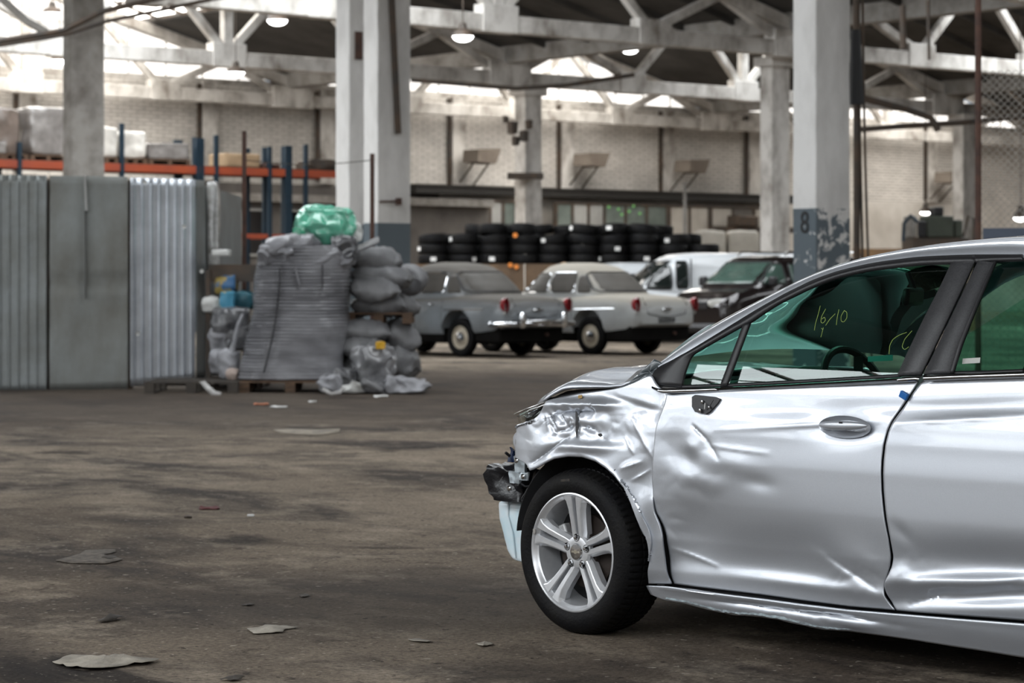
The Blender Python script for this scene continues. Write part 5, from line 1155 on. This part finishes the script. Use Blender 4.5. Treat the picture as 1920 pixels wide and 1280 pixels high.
# black window surround: everything between rail and strip, with cut-outs left for the panes
def vtr(u,z): return vglass(u,z)-.004
def ribbon(name,outer,inner,m,parent,vf=vtr,n=80,solid=.012,closed=False,ex=0):
    a=smooth_line(PL(outer,vf,ex),n,1); b_=smooth_line(PL(inner,vf,ex),n,1); mb=MB(); mb.grid([a,[(p+q)/2+V(0,-.002,0) for p,q in zip(a,b_)],b_]); return mb.build(name,m,parent,ang=70,solid=-solid)
outer=[(1222,722),(1224,708),(1230,697),(1238,689)]+railL[1:16]+[(1716,486),(1744,484),(1790,482),(1832,481)]
inner=[(1280,727),(1283,715),(1286,700),(1299,666),(1310,660),(1350,637),(1397,611),(1408,607),(1435,588),(1462,571),(1490,557),(1519,543),(1546,532),(1575,522),(1603,515),(1631,509),(1660,505),(1687,502),(1716,499),(1744,497),(1787,496),(1830,495)]
ribbon('window_surround',outer,inner,M_trim,door)
decal('mirror_sail_panel',[(1226,722),(1231,708),(1240,697),(1290,674),(1276,727),(1240,727)],M_trim,door,vtr,-.004,.006)
ribbon('window_divider',[(1397,610),(1354,724)],[(1409,605),(1365,724)],M_trim,door,n=20,ex=-.003)
ribbon('glass_run_seal',[(1270,728),(1370,725),(1520,717),(1690,707)],[(1270,723),(1370,720),(1520,712),(1690,702)],M_trim,door,ex=-.002,n=60,solid=.005)
p1=ribbon('pillar_cover',[(1787,495),(1766,540),(1735,600),(1706,660),(1686,705)],[(1829,493),(1812,530),(1782,594),(1752,657),(1729,704)],M_pil,door,n=30,ex=-.007)
p2=ribbon('pillar_cover',[(1837,492),(1819,530),(1788,594),(1758,657),(1735,703)],[(1865,495),(1852,522),(1825,586),(1800,647),(1784,702)],M_pil,rdoor,n=30,ex=-.007)
ribbon('window_surround',[(1832,481),(1860,481),(1920,481)],[(1830,495),(1862,492),(1920,490)],M_trim,rdoor,n=30)
ribbon('glass_run_seal',[(1784,702),(1850,701),(1920,698)],[(1784,697),(1850,696),(1920,693)],M_trim,rdoor,ex=-.002,n=30,solid=.005)
ribbon('door_frame_edge',[(1862,492),(1849,520),(1822,584),(1797,645),(1781,702)],[(1870,492),(1857,522),(1830,586),(1806,647),(1789,702)],M_trim,rdoor,n=30,ex=-.004)
mb=MB(); g=PL([(1832,483),(1815,530),(1785,594),(1755,657),(1731,705)],vtr,.012); g2=PL([(1838,483),(1821,530),(1791,594),(1761,657),(1737,705)],vtr,.012); mb.grid([g,g2]); mb.build('gap_seal',M_inl,door)
# panes
vg=lambda u,z: vglass(u,z)+.012
def pane(name,T,B,Lf,Rt,parent,nx=40,ny=24): 
    rows=coons(PL(T,vg),PL(B,vg),PL(Lf,vg),PL(Rt,vg),nx,ny,0)
    for r in rows:
        for p in r: p.y=vg(p.x,p.z)
    mb=MB(); mb.grid(rows); return mb.build(name,M_glass,parent,ang=80)
gl=pane('door_glass',[(1402,612),(1430,590),(1462,570),(1519,541),(1575,520),(1631,507),(1687,500),(1744,495),(1792,494)],[(1358,730),(1450,725),(1560,718),(1686,712)],[(1402,612),(1358,730)],[(1792,494),(1760,560),(1715,645),(1686,712)],door)
pane('quarter_glass',[(1296,668),(1350,636),(1400,609)],[(1274,731),(1362,729)],[(1296,668),(1274,731)],[(1400,609),(1362,729)],door,16,14)
T=PL([(1862,491),(1920,488)],vg); Bq=PL([(1782,706),(1920,703)],vg); T+=[V(2.3,vglass(0,1.37),1.37),V(2.55,vglass(0,1.30),1.30)]; Bq+=[V(2.4,.08,1.03),V(2.62,.08,1.05)]
rows=coons(T,Bq,PL([(1862,491),(1782,706)],vg),[T[-1],Bq[-1]],40,20,0)
for r in rows:
    for p in r: p.y=vg(p.x,p.z)
mb=MB(); mb.grid(rows); mb.build('door_glass',M_glass,rdoor,ang=80)
# rear part of the surround, beyond the picture
mb=MB(); zz=lambda u:1.385-.12*max(0,u-2.3); mb.grid([[V(2.55,vglass(0,1.30)-.0,1.32),V(2.8,.32,1.27),V(3.1,.30,1.1)],[V(2.62,.075,1.04),V(2.85,.075,1.04),V(3.15,.1,1.03)]]); mb.build('rear_pillar',M_sil,car,solid=.01)
# chalk writing on the glass
M_mark=mat('yellow_green_marker',(.32,.45,.10),.6)
def stroke(pts,parent=gl,w=.0010,name='marker_stroke'):
    L=PL(pts,vg,-.003); mb=MB(); mb.tube(smooth_line(L,max(8,len(L)*4),1),w,6); return mb
mk=MB()
for s in [[(1538,573),(1534,590),(1529,606),(1527,619)],[(1548,579),(1540,594),(1539,604),(1543,606),(1548,600),(1546,594),(1541,598)],[(1566,588),(1556,598),(1548,610)],[(1573,580),(1570,594),(1568,609)],[(1583,582),(1577,592),(1577,602),(1582,604),(1588,596),(1588,585),(1583,582)],[(1540,615),(1543,618),(1544,613),(1541,625),(1539,632)],
          [(1667,664),(1668,648),(1674,636),(1686,628),(1700,623)],[(1710,620),(1696,636),(1691,650),(1696,656),(1704,650)]]:
    mo=stroke(s).build('marker_stroke',M_mark,gl); mo['label']='yellow-green handwritten stroke'
decal('window_sticker',[(1805,672),(1838,670),(1837,680),(1804,682)],M_clearl,rdoor,vg,-.004,.001)
decal('window_sticker',[(1627,668),(1674,665),(1674,676),(1627,678)],mat('clear_sticker',(.20,.42,.42),.3),gl,vg,.002,.001)
# --- door handle
p=P(1585,800,vbody,0); hb=MB(); nu,nv=36,16; rows=[]
for i in range(nu+1):
    s=-1+2*i/nu; r=[]; w_=math.sqrt(max(0,1-abs(s)**2.4))
    for k in range(nv):
        th=2*math.pi*k/nv; r.append(p+V(s*.105,-.012-.022*(1-s*s)*1+ .012*w_*math.sin(th)*1.0,.006+.0165*w_*math.cos(th)+.010*(s*.3)))
    rows.append(r)
hb.grid(rows,close=True); ho=hb.build('door_handle',M_sil,door,ang=70)
cup=MB(); rows=[]
for j in range(9):
    rr=j/8; rows.append([p+V(.112*rr*math.cos(t*math.pi/16),-.001+.030*(1-rr**2.2)-.004*rr,.0+.040*rr*math.sin(t*math.pi/16)) for t in range(32)])
cup.grid(rows,close=True); cup.build('handle_recess',M_sil,door,ang=70)
mb=MB(); mb.tube([p+V(.030,-.037,.020),p+V(.031,-.0385,.008),p+V(.030,-.037,-.008)],.0012,6); mb.box(p+V(.012,-.0445,.017),(.014,.002,.006)); mb.build('key_cover_seam',M_trim,ho)
# mirror mount
mm=decal('mirror_base',[(1297,744),(1303,740),(1340,744),(1350,748),(1345,756),(1330,772),(1322,776),(1303,772),(1297,762)],M_black,door,vbody,-.008,.012); 
decal('mount_recess',[(1303,746),(1338,749),(1326,768),(1308,768)],M_black,mm,vbody,-.0095,.002)
for px,py,r in ((1322,753,.006),(1318,769,.006),(1335,763,.004)): 
    q=P(px,py); mb=MB(); mb.lathe([(0,-.008),(r,-.007),(r,.004)],10,Matrix.Translation(q+V(0,-.012,0))@Matrix.Rotation(-math.pi/2,4,'X')); mb.build('screw',M_chrome,mm)
mb=MB(); a_=P(1322,755,vbody,-.018); b_=P(1321,767,vbody,-.018); mb.tube([a_,b_],.0018,6); mb.build('wire',M_white,mm)
bc_=MB(); q=P(1695,741,vbody,-.012); bc_.box(q,(.032,.014,.024),Euler((0,.45,0)).to_matrix()); bc_.build('blue_clip',mat('bright_blue_plastic',(.01,.13,.42),.35),door,smooth=False,bevel=.002)
decal('dark_crease_line',[(1296,797),(1300,798),(1312,812),(1320,822),(1314,818),(1302,806)],M_black,door,ex=.003,feats=fd_)  # black sliver drawn along the sharp door crease
M_scratch=mat('pale_scratch',(.75,.78,.80),.4,.5)
sc=MB()
for (x1,y1,x2,y2) in [(1420,1080,1530,1098),(1440,1085,1560,1107),(1300,1045,1380,1062),(1600,1115,1640,1122),(1560,1108,1640,1118),(1370,1062,1450,1078),(1530,1030,1548,1050),(1325,975,1328,1010),(1640,1090,1650,1112)]:
    pass
# --- bonnet
hn=[(994,765),(1018,749),(1031,740),(1053,730),(1075,728),(1097,727),(1141,725),(1165,724),(1178,717)]
hoodN=[P(x,y,vbody,.03) for x,y in hn]
hoodN=smooth_line([V(-.46,.16+.1,.845)]+hoodN[1:],60,1)
rows=[]
for i,p in enumerate(hoodN):
    t=i/59; row=[]
    for k in range(41):
        s=k/40; y=p.y*(1-s)+(WID-p.y)*s; cr=math.sin(math.pi*s)**.55
        nose=-.30*math.sin(math.pi*s)*(1-t)**1.5
        z=p.z+(.022+.085*math.sin(math.pi*min(1,t*1.15+.02))**.8+.02*t)*cr - .05*(1-t)*math.sin(math.pi*s)
        q=V(p.x+nose+.10*t*math.sin(math.pi*s),y,z)
        wv=math.exp(-((s-.12)/.18)**2)
        q.z+=.012*wv*(1-2*abs(noise.noise(V(q.x*4,q.y*4,1.3))))+.004*noise.noise(V(q.x*9,q.y*8,4))
        row.append(q)
    rows.append(row)
mb=MB(); mb.grid(rows); hood=mb.build('bonnet',M_sil,car,ang=60,solid=.01); hood['label']='buckled bonnet'
# kicked-up rear corner of the wing/cowl
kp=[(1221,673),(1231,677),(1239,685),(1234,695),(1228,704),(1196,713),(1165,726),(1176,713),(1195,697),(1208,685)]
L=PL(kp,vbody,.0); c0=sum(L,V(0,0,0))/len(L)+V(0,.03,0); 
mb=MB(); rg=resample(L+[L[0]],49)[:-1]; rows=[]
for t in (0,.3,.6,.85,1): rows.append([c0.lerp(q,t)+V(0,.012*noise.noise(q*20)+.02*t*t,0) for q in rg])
mb.grid(rows,close=True); mb.build('cowl_corner',mat('slate_painted_reflection',(.085,.10,.11),.35,coat=.6),fender,ang=50,solid=.006)  # slate tone paints in the dark reflection on silver metal
mb=MB(); mb.grid([PL([(1165,728),(1190,716),(1222,703)],vbody,.035),PL([(1165,722),(1195,695),(1232,682)],vbody,.12)]); mb.build('cowl_inner',M_trim,fender,solid=.004)
ap=[p+V(0,.035,-.006) for p in hoodN]; mb=MB(); mb.grid([ap,[p+V(0,.05,-.12) for p in ap],[p+V(0,.10,-.30) for p in ap]]); mb.build('bonnet_gap_sheet',M_inl,car)  # dark sheet added behind the bonnet gap so it reads black
# dark engine bay under the gap, cowl and inner body
mb=MB(); mb.b2((-.36,.22,.55),(.42,WID-.22,.86)); mb.build('engine_bay',M_inl,car,smooth=False)
mb=MB(); mb.grid([[P(1000,775,vbody,.05),P(1031,745,vbody,.05),P(1097,733,vbody,.05),P(1165,727,vbody,.05)],[P(1000,800,vbody,.06)+V(0,.0,-.05),P(1031,760,vbody,.06)+V(0,0,-.05),P(1097,745,vbody,.06)+V(0,0,-.05),P(1165,735,vbody,.06)+V(0,0,-.05)]]); mb.build('bonnet_gap_backing',M_inl,car)  # added black backing, stands for the shade inside the gap
rows=[[V(.30,.10,.93),V(.22,.5,.965),V(.18,.9,.975),V(.22,1.3,.965),V(.30,1.7,.93)],[V(.50,.12,.94),V(.42,.5,.98),V(.38,.9,.99),V(.42,1.3,.98),V(.50,1.68,.94)]]
mb=MB(); mb.grid(rows); mb.build('scuttle_panel',M_trim,car,solid=.02)
# --- headlamp remains
hl=[(966,777),(987,767),(1010,759),(1027,754),(1022,764),(1005,783),(990,793),(977,800),(970,790)]
rg=resample(PL(hl,vbody,.015)+[P(966,777,vbody,.015)],41)[:-1]; c0=sum(rg,V(0,0,0))/40+V(-.01,-.012,0); mb=MB(); mb.grid([[c0.lerp(q,t)+V(0,.02*t*t,0) for q in rg] for t in (0,.35,.7,.9,1)],close=True); hlo=mb.build('headlamp_lens',glass_mat('clear_lens_shell',(.85,.88,.88)),car,ang=60)
mb=MB(); mb.grid([[P(970,780,vbody,.05),P(995,770,vbody,.05),P(1020,760,vbody,.05)],[P(977,797,vbody,.07),P(992,790,vbody,.07),P(1010,775,vbody,.07)]]); mb.build('lamp_reflector',M_chrome,hlo,solid=.004)
mb=MB(); mb.grid([PL([(990,778),(1004,770),(1024,758)],vbody,.03),PL([(986,792),(1000,784),(1014,768)],vbody,.035)]); mb.build('lamp_bezel',M_black,hlo,solid=.004)
mb=MB(); mb.tube(PL([(965,777),(985,768),(1008,760),(1029,752)],vbody,.01),.004,6); mb.tube(PL([(978,778),(1000,768),(1026,757)],vbody,.015),.003,6); mb.build('lamp_rim',M_strip,hlo)
# --- broken front-end pieces
def chunk(px0,px1,py0,py1,v,d,m,name,seed,amp=.02,rnd=.2,sc=9,lab=None,n=6,parent=car,sub=0,rot=0):
    a=uz(px0,py1,v); b=uz(px1,py0,v); o=crumple((min(a[0],b[0]),v,a[1]),(max(a[0],b[0]),v+d,b[1]),n,amp,seed,sc=sc,m=m,name=name,parent=parent,round_=rnd,sub=sub)
    if lab: o['label']=lab
    return o
M_pc=mat('broken_black_plastic',(.010,.010,.012),.28,bump=.4,bscale=14)
chunk(916,976,876,938,.13,.10,M_pc,'bumper_bracket',3,.035,.1,10,'shattered black bumper bracket')
chunk(950,1005,900,930,.20,.08,M_pc,'broken_bracket',4,.02,.2)
chunk(950,968,842,866,.16,.03,mat('dark_blue_scrap',(.008,.02,.06),.5),'plastic_scrap',7,.02,.2,14,'dark blue torn scrap')
M_zn=mat('primed_steel_bracket',(.42,.47,.50),.4,.5,col2=(.28,.31,.33),scale=14)
chunk(962,986,856,885,.13,.02,M_zn,'steel_bracket',9,.012,.1,14)
chunk(952,976,884,905,.12,.02,M_zn,'steel_bracket',10,.012,.1,14)
chunk(974,990,884,900,.11,.015,M_zn,'steel_bracket',11,.008,.3,14)
for px,py in ((969,863),(981,893),(955,915)):
    q=P(px,py,lambda u,z:.105); mb=MB(); mb.lathe([(.009,.004),(.011,-.004),(.006,-.008),(.0,-.008)],12,Matrix.Translation(q)@Matrix.Rotation(-math.pi/2,4,'X')); mb.build('bolt',M_chrome,car)
mb=MB(); mb.tube([P(948,848,lambda u,z:.12),P(956,855,lambda u,z:.14)],.006,6); mb.build('broken_stub',M_black,car)
for pts in ([(990,915),(985,925),(978,935),(981,945),(988,948)],[(1002,910),(994,918),(1000,926),(996,934)],[(975,905),(985,912),(1000,910),(1008,916)]):
    mb=MB(); mb.tube(smooth_line([P(x,y,lambda u,z:.13) for x,y in pts],24,2),.004,6); mb.build('wire',M_black,car)
chunk(978,1000,915,940,.20,.05,M_zn,'hose_bracket',12,.02,.4,10)
# washer fluid reservoir
M_res=mat('milky_plastic',(.70,.72,.74),.35,col2=(.52,.66,.72),scale=7,sss=.2)
resv=[(933,944,1000),(934,955,1000),(938,985,1000),(943,1005,1000),(948,1030,1000),(955,1048,1000),(972,1053,1000)]
rows=[]
for j in range(25):
    t=j/24; y=936+(1052-936)*t
    l=interp([(0,937,0),(.06,933,0),(.3,935,0),(.42,939,0),(.55,943,0),(.8,949,0),(.93,957,0),(1,968,0)],t,1); ul,zl=uz(l,y,.24); z=zl
    row=[]
    for k in range(36):
        th=2*math.pi*k/36; c_,s_=math.cos(th),math.sin(th); cx=ul+.13; x=cx+.13*math.copysign(abs(c_)**.45,c_); yy=.29+.075*math.copysign(abs(s_)**.5,s_)
        sc_=1 if 0<j<24 else .86
        row.append(V(cx+(x-cx)*sc_,.29+(yy-.29)*sc_,z)+V(0,.006*noise.noise(V(x*9,yy*9,z*9)),0))
    rows.append(row)
mb=MB(); mb.grid(rows,close=True); mb.f.append(tuple(range(36))); mb.f.append(tuple(len(mb.v)-36+i for i in range(36))); ro=mb.build('washer_reservoir',M_res,car,ang=60); ro['label']='milky white and pale blue washer bottle'
mb=MB(); mb.tube([P(953,940,lambda u,z:.212),P(952,965,lambda u,z:.210),P(961,1000,lambda u,z:.210),P(966,1045,lambda u,z:.212)],.004,6); mb.build('moulding_seam',M_res,ro)
# --- wheel well, inner body
mb=MB(); Mx=Matrix.Translation((0.02,.02,.34))@Matrix.Rotation(-math.pi/2,4,'X'); mb.lathe([(.375,.03),(.385,.36),(.1,.37)],40,Mx,a0=math.radians(-175),a1=math.radians(-5)) ; mb.build('wheel_well_liner',M_inl,car,solid=.004)
mb=MB(); mb.b2((-.05,.42,.16),(.45,WID-.42,.5)); mb.build('subframe',M_inl,car,smooth=False)
mb=MB(); mb.grid([[V(.40,.07,.93),V(.40,.09,.2),V(.40,.6,.2)],[V(3.3,.09,1.0),V(3.3,.09,.2),V(3.3,.6,.2)]]); mb.build('inner_body',M_inl,car,smooth=False)
mb=MB(); mb.b2((.42,.12,.19),(3.4,WID-.12,.24)); mb.b2((.42,.28,.135),(2.3,WID-.10,.2)); mb.b2((-.45,.45,.15),(.44,WID-.3,.22)); mb.build('floor_pan',M_inl,car,smooth=False)
mb=MB(); mb.b2((.385,.05,.2),(.42,.42,.90)); mb.build('bulkhead_edge',M_inl,car,smooth=False)
# far side and tail
far=[[V(u,WID-vbody(max(u,-.1) if u<0 else u,z)-(.35*max(0,-u-.1) if u<-.1 else 0)-(.5*max(0,u-3.15)**2),z) for u in [(-.6+4.25*i/60) for i in range(61)]] for z in (.97,.9,.8,.65,.5,.35,.24,.18)]
mb=MB(); mb.grid(far); fo=mb.build('far_side',M_sil,car,ang=60,solid=.01)
cut(fo,[(0,WID,.32,.37),(2.70,WID,.32,.37)])
mb=MB(); tl=[[V(3.62+.07*math.sin(math.pi*k/12)+ .0,.12+(WID-.24)*k/12,z) for k in range(13)] for z in (.98,.8,.55,.3)]; mb.grid(tl); mb.grid([[V(3.05+.02,.40+(WID-.8)*k/12,1.05) for k in range(13)],tl[0]]); mb.build('boot_lid',M_sil,car,ang=50,solid=.008)
mb=MB(); 
for k,(px) in enumerate((0,)): pass
def far_ribbon(name,pts,wd):
    mb=MB(); L=[V(p[0],WID-(vglass(0,p[1])-.0),p[1]) for p in pts]; 
    for a_,b_ in zip(L,L[1:]): mb.bar(a_,b_,.02,wd,(0,1,0))
    return mb.build(name,M_int,car,smooth=False)
far_ribbon('far_centre_pillar',[(1.42,.96),(1.60,1.40)],.12); far_ribbon('far_rear_pillar',[(2.75,1.02),(2.60,1.32)],.2)
far_ribbon('far_front_pillar',[(.36,.95),(.62,1.12)],.03)
fg=[[V(u,WID-vglass(0,z)+.0,z) for u in (.75,1.5,2.6)] for z in (.97,1.15,1.33)]
fg[0][0].x=.42; fg[1][0].x=.72; fg[2][0].x=1.1
mb=MB(); mb.grid(fg); mb.build('far_side_glass',M_wglass,car)
# --- cabin
mb=MB(); mb.grid([[V(.42,.18,.90),V(.36,.9,.95),V(.42,1.62,.90)],[V(.72,.16,.97),V(.68,.9,1.0),V(.72,1.64,.97)],[V(.92,.16,.93),V(.90,.9,.95),V(.92,1.64,.93)],[V(.95,.16,.6),V(.95,.9,.6),V(.95,1.64,.6)]]); db=mb.build('dashboard',M_int,car,ang=50,solid=.02)
hod=MB(); hod.lathe([(.17,0),(.15,.06),(.05,.09),(0,.09)],24,Matrix.Translation((.82,.46,.955)),a0=0,a1=2*math.pi); hod.build('instrument_hood',M_int,db)
swM=Matrix.Translation((1.03,.44,.945))@Matrix.Rotation(math.radians(66),4,'Y')
mb=MB(); mb.tube([swM@V(.185*math.cos(2*math.pi*k/40),.185*math.sin(2*math.pi*k/40),0) for k in range(41)],.014,8,caps=False); st=mb.build('steering_wheel',M_trim,car)
mb=MB(); mb.lathe([(0,-.03),(.07,-.02),(.075,.03),(0,.05)],20,swM); mb.build('airbag_hub',M_trim,st)
mb=MB(); 
for an in (0,120,240): a_=math.radians(an+30); mb.bar(swM@V(0,0,0),swM@V(.18*math.cos(a_),.18*math.sin(a_),0),.035,.015)
mb.build('spoke',M_trim,st,smooth=False)
def seat(y,u):
    crumple((u-.50,y-.25,.45),(u+.02,y+.25,.62),6,.015,y,m=M_int,name='seat_cushion',parent=car,round_=.15)
    o=crumple((u-.07,y-.24,.55),(u+.07,y+.24,1.12),6,.012,y+2,m=M_int,name='seat_back',parent=car,round_=.2)
    for v_ in o.data.vertices: v_.co.x+=(v_.co.z-.55)*.35
    h=crumple((u+.13,y-.12,1.14),(u+.24,y+.12,1.32),5,.006,y+5,m=M_int,name='headrest',parent=car,round_=.4)
seat(.48,1.72); seat(1.32,1.72)
crumple((2.45,.2,.45),(2.62,WID-.2,1.05),8,.01,3,m=M_int,name='rear_seat_back',parent=car,round_=.05)
crumple((2.48,.35,1.05),(2.60,.62,1.22),5,.006,8,m=M_int,name='headrest',parent=car,round_=.35)
mr=crumple((0,0,0),(0.001,0.001,0.001),1,0,1,m=M_int,name='tmp') ; bpy.data.objects.remove(mr)
q=P(1712,556,lambda u,z:.80); mb=MB(); mb.box((0,0,0),(.03,.24,.07)); rm=mb.build('rear_view_mirror',M_black,car,bevel=.02); rm.location=q; rm.rotation_euler=(0,.1,.35)
mb=MB(); mb.tube([(0,0,.03),(-.03,.0,.09)],.012,6); mb.build('mirror_stalk',M_black,rm)
# --- front wheel
def front_wheel(cx,cy,rz,name_parent,detail=True):
    Rw=.322; Wd=.212; ws=empty('wheel',(cx,cy,Rw-.004),rz); ws.parent=name_parent
    # local: axis = +Z of MX pointing outwards (towards -y)
    MX=Matrix.Rotation(math.pi/2,4,'X')
    def mod(k,j,r):
        if j in TRD and (k%4==0): return r-.006
        return r
    prof=[(.222,-.02),(.226,.004),(.236,.012),(.262,.017),(.285,.014),(.300,.004),(.309,-.006),(.3145,-.016),(.318,-.026),(.3205,-.040),(.3205,-.058),(.3125,-.060),(.3125,-.067),(.3215,-.069),(.322,-.098),(.3135,-.100),(.3135,-.108),(.322,-.110),(.3215,-.139),(.3125,-.141),(.3125,-.148),(.3205,-.150),(.3195,-.17),(.315,-.19),(.29,-.212),(.25,-.212),(.222,-.19)]
    TRD={8,9,13,14,17,18,21,22,23,7}
    mb=MB(); mb.lathe(prof,288,MX,mod=mod); ty=mb.build('tyre',M_rubber,ws,ang=30)
    M_w=mat('machined_alloy',(.70,.71,.73),.32,.6,col2=(.64,.65,.67),scale=40) if 'machined_alloy' not in bpy.data.materials else bpy.data.materials['machined_alloy']
    # rim lip and barrel
    mb=MB(); mb.lathe([(.231,.004),(.231,.009),(.226,.011),(.219,.006),(.215,-.004),(.208,-.010),(.204,-.04),(.20,-.17)],96,MX); rim=mb.build('wheel_rim',M_w,ws,ang=40)
    if not detail: 
        mb=MB(); mb.lathe([(.21,-.02),(.05,-.01),(0,-.01)],48,MX); mb.build('wheel_disc',M_w,rim); return
    # five twin spokes
    for s in range(5):
        a0=math.radians(90+72*s)
        for sg in (-1,1):
            def pt(r,o,h):
                ca,sa=math.cos(a0),math.sin(a0); return MX@V(r*ca-o*sa,r*sa+o*ca,h)
            st=[(.040,.004,.030,-.022),(.075,.007,.036,-.019),(.12,.008,.038,-.012),(.165,.010,.043,-.004),(.195,.011,.054,.000),(.212,.012,.072,.003),(.224,.013,.080,.004)]
            rows=[]
            for (r,i_,o_,h) in st:
                rows.append([pt(r,sg*i_,h-.004),pt(r,sg*(i_+.0025),h),pt(r,sg*(o_*.70),h+.0005),pt(r,sg*(o_*.78),h-.001),pt(r,sg*(o_+.002),h-.020),pt(r,sg*(o_-.002),h-.05),pt(r,sg*i_,h-.05)])
            mb=MB(); mb.grid(rows,close=True); k=len(mb.v)-7; mb.f.append(tuple(range(7))); mb.f.append(tuple(k+i for i in range(7))); mb.build('spoke',M_w,rim,ang=14)
    mb=MB(); mb.lathe([(.062,-.05),(.066,-.03),(.060,-.020),(.050,-.017),(.034,-.017),(.033,-.019)],60,MX); hub=mb.build('wheel_hub',M_w,rim,ang=30)
    mb=MB(); mb.lathe([(.033,-.018),(.030,-.012),(.014,-.010),(0,-.0095)],40,MX); cc=mb.build('centre_cap',M_chrome,rim,ang=40)
    mb=MB(); mb.prism([(-.022,-.003),(-.006,-.003),(-.006,-.007),(.006,-.007),(.006,-.003),(.022,-.003),(.020,.004),(.006,.004),(.006,.008),(-.006,.008),(-.006,.004),(-.020,.004)],.0015,MX@Matrix.Translation((0,0,-.0105))); mb.build('cap_emblem',mat('champagne_gold',(.50,.45,.36),.4,.8),cc,smooth=False)
    for s in range(5):
        a=math.radians(90+72*s); c=V(.0555*math.cos(a),.0555*math.sin(a),0)
        Ml=MX@Matrix.Translation(c+V(0,0,-.0165))
        mb=MB(); mb.lathe([(.0155,.0),(.0135,.001),(.013,-.004),(0,-.004)],24,Ml); mb.build('nut_seat',M_blackg,rim)
        mb=MB(); mb.lathe([(.0095,-.004),(.0095,.006),(.007,.010),(0,.011)],6,Ml); mb.build('wheel_nut',M_chrome,rim,ang=20)
    mb=MB(); mb.lathe([(.07,-.075),(.145,-.075),(.145,-.095),(.07,-.095)],60,MX,closed=True); mb.lathe([(0,-.055),(.075,-.055),(.078,-.08)],40,MX); mb.build('brake_disc',mat('brown_brake_disc',(.035,.026,.022),.6,.5),ws)
    mb=MB(); a=math.radians(155); mb.box(MX@V(.125*math.cos(a),.125*math.sin(a),-.07),(.06,.05,.085),Matrix.Rotation(-.4,3,'Y')); mb.build('brake_caliper',mat('grey_cast_metal',(.35,.35,.35),.5,.5),ws,bevel=.008)
    mb=MB(); mb.lathe([(0,-.115),(.2,-.115)],40,MX); mb.build('backing_plate',M_inl,ws)
    mb=MB(); a=math.radians(163); mb.box(MX@V(.222*math.cos(a),.222*math.sin(a),.010),(.014,.006,.020)); mb.build('balance_weight',M_concg,rim,bevel=.002)
    mb=MB(); mb.prism([(-.022,.262),(.028,.262),(.028,.284),(-.022,.284)],.0008,MX@Matrix.Translation((0,0,.0145))@Matrix.Rotation(.12,4,'Z')); mb.build('tyre_label_residue',mat('label_residue',(.05,.04,.03),.8,col2=(.015,.015,.015),scale=60),ty,smooth=False)
front_wheel(0,.0,math.radians(-4),car)
front_wheel(2.70,.03,0,car,False)
for u in (0,2.70):
    mb=MB(); mb.lathe(tyre_profile(.318,.21,.2),48,Matrix.Translation((u,WID-.14,.318))@Matrix.Rotation(math.pi/2,4,'X'),closed=True); mb.lathe([(.2,-.07),(0,-.05)],32,Matrix.Translation((u,WID-.14,.318))@Matrix.Rotation(math.pi/2,4,'X')); mb.build('far_tyre',M_rubber,car)
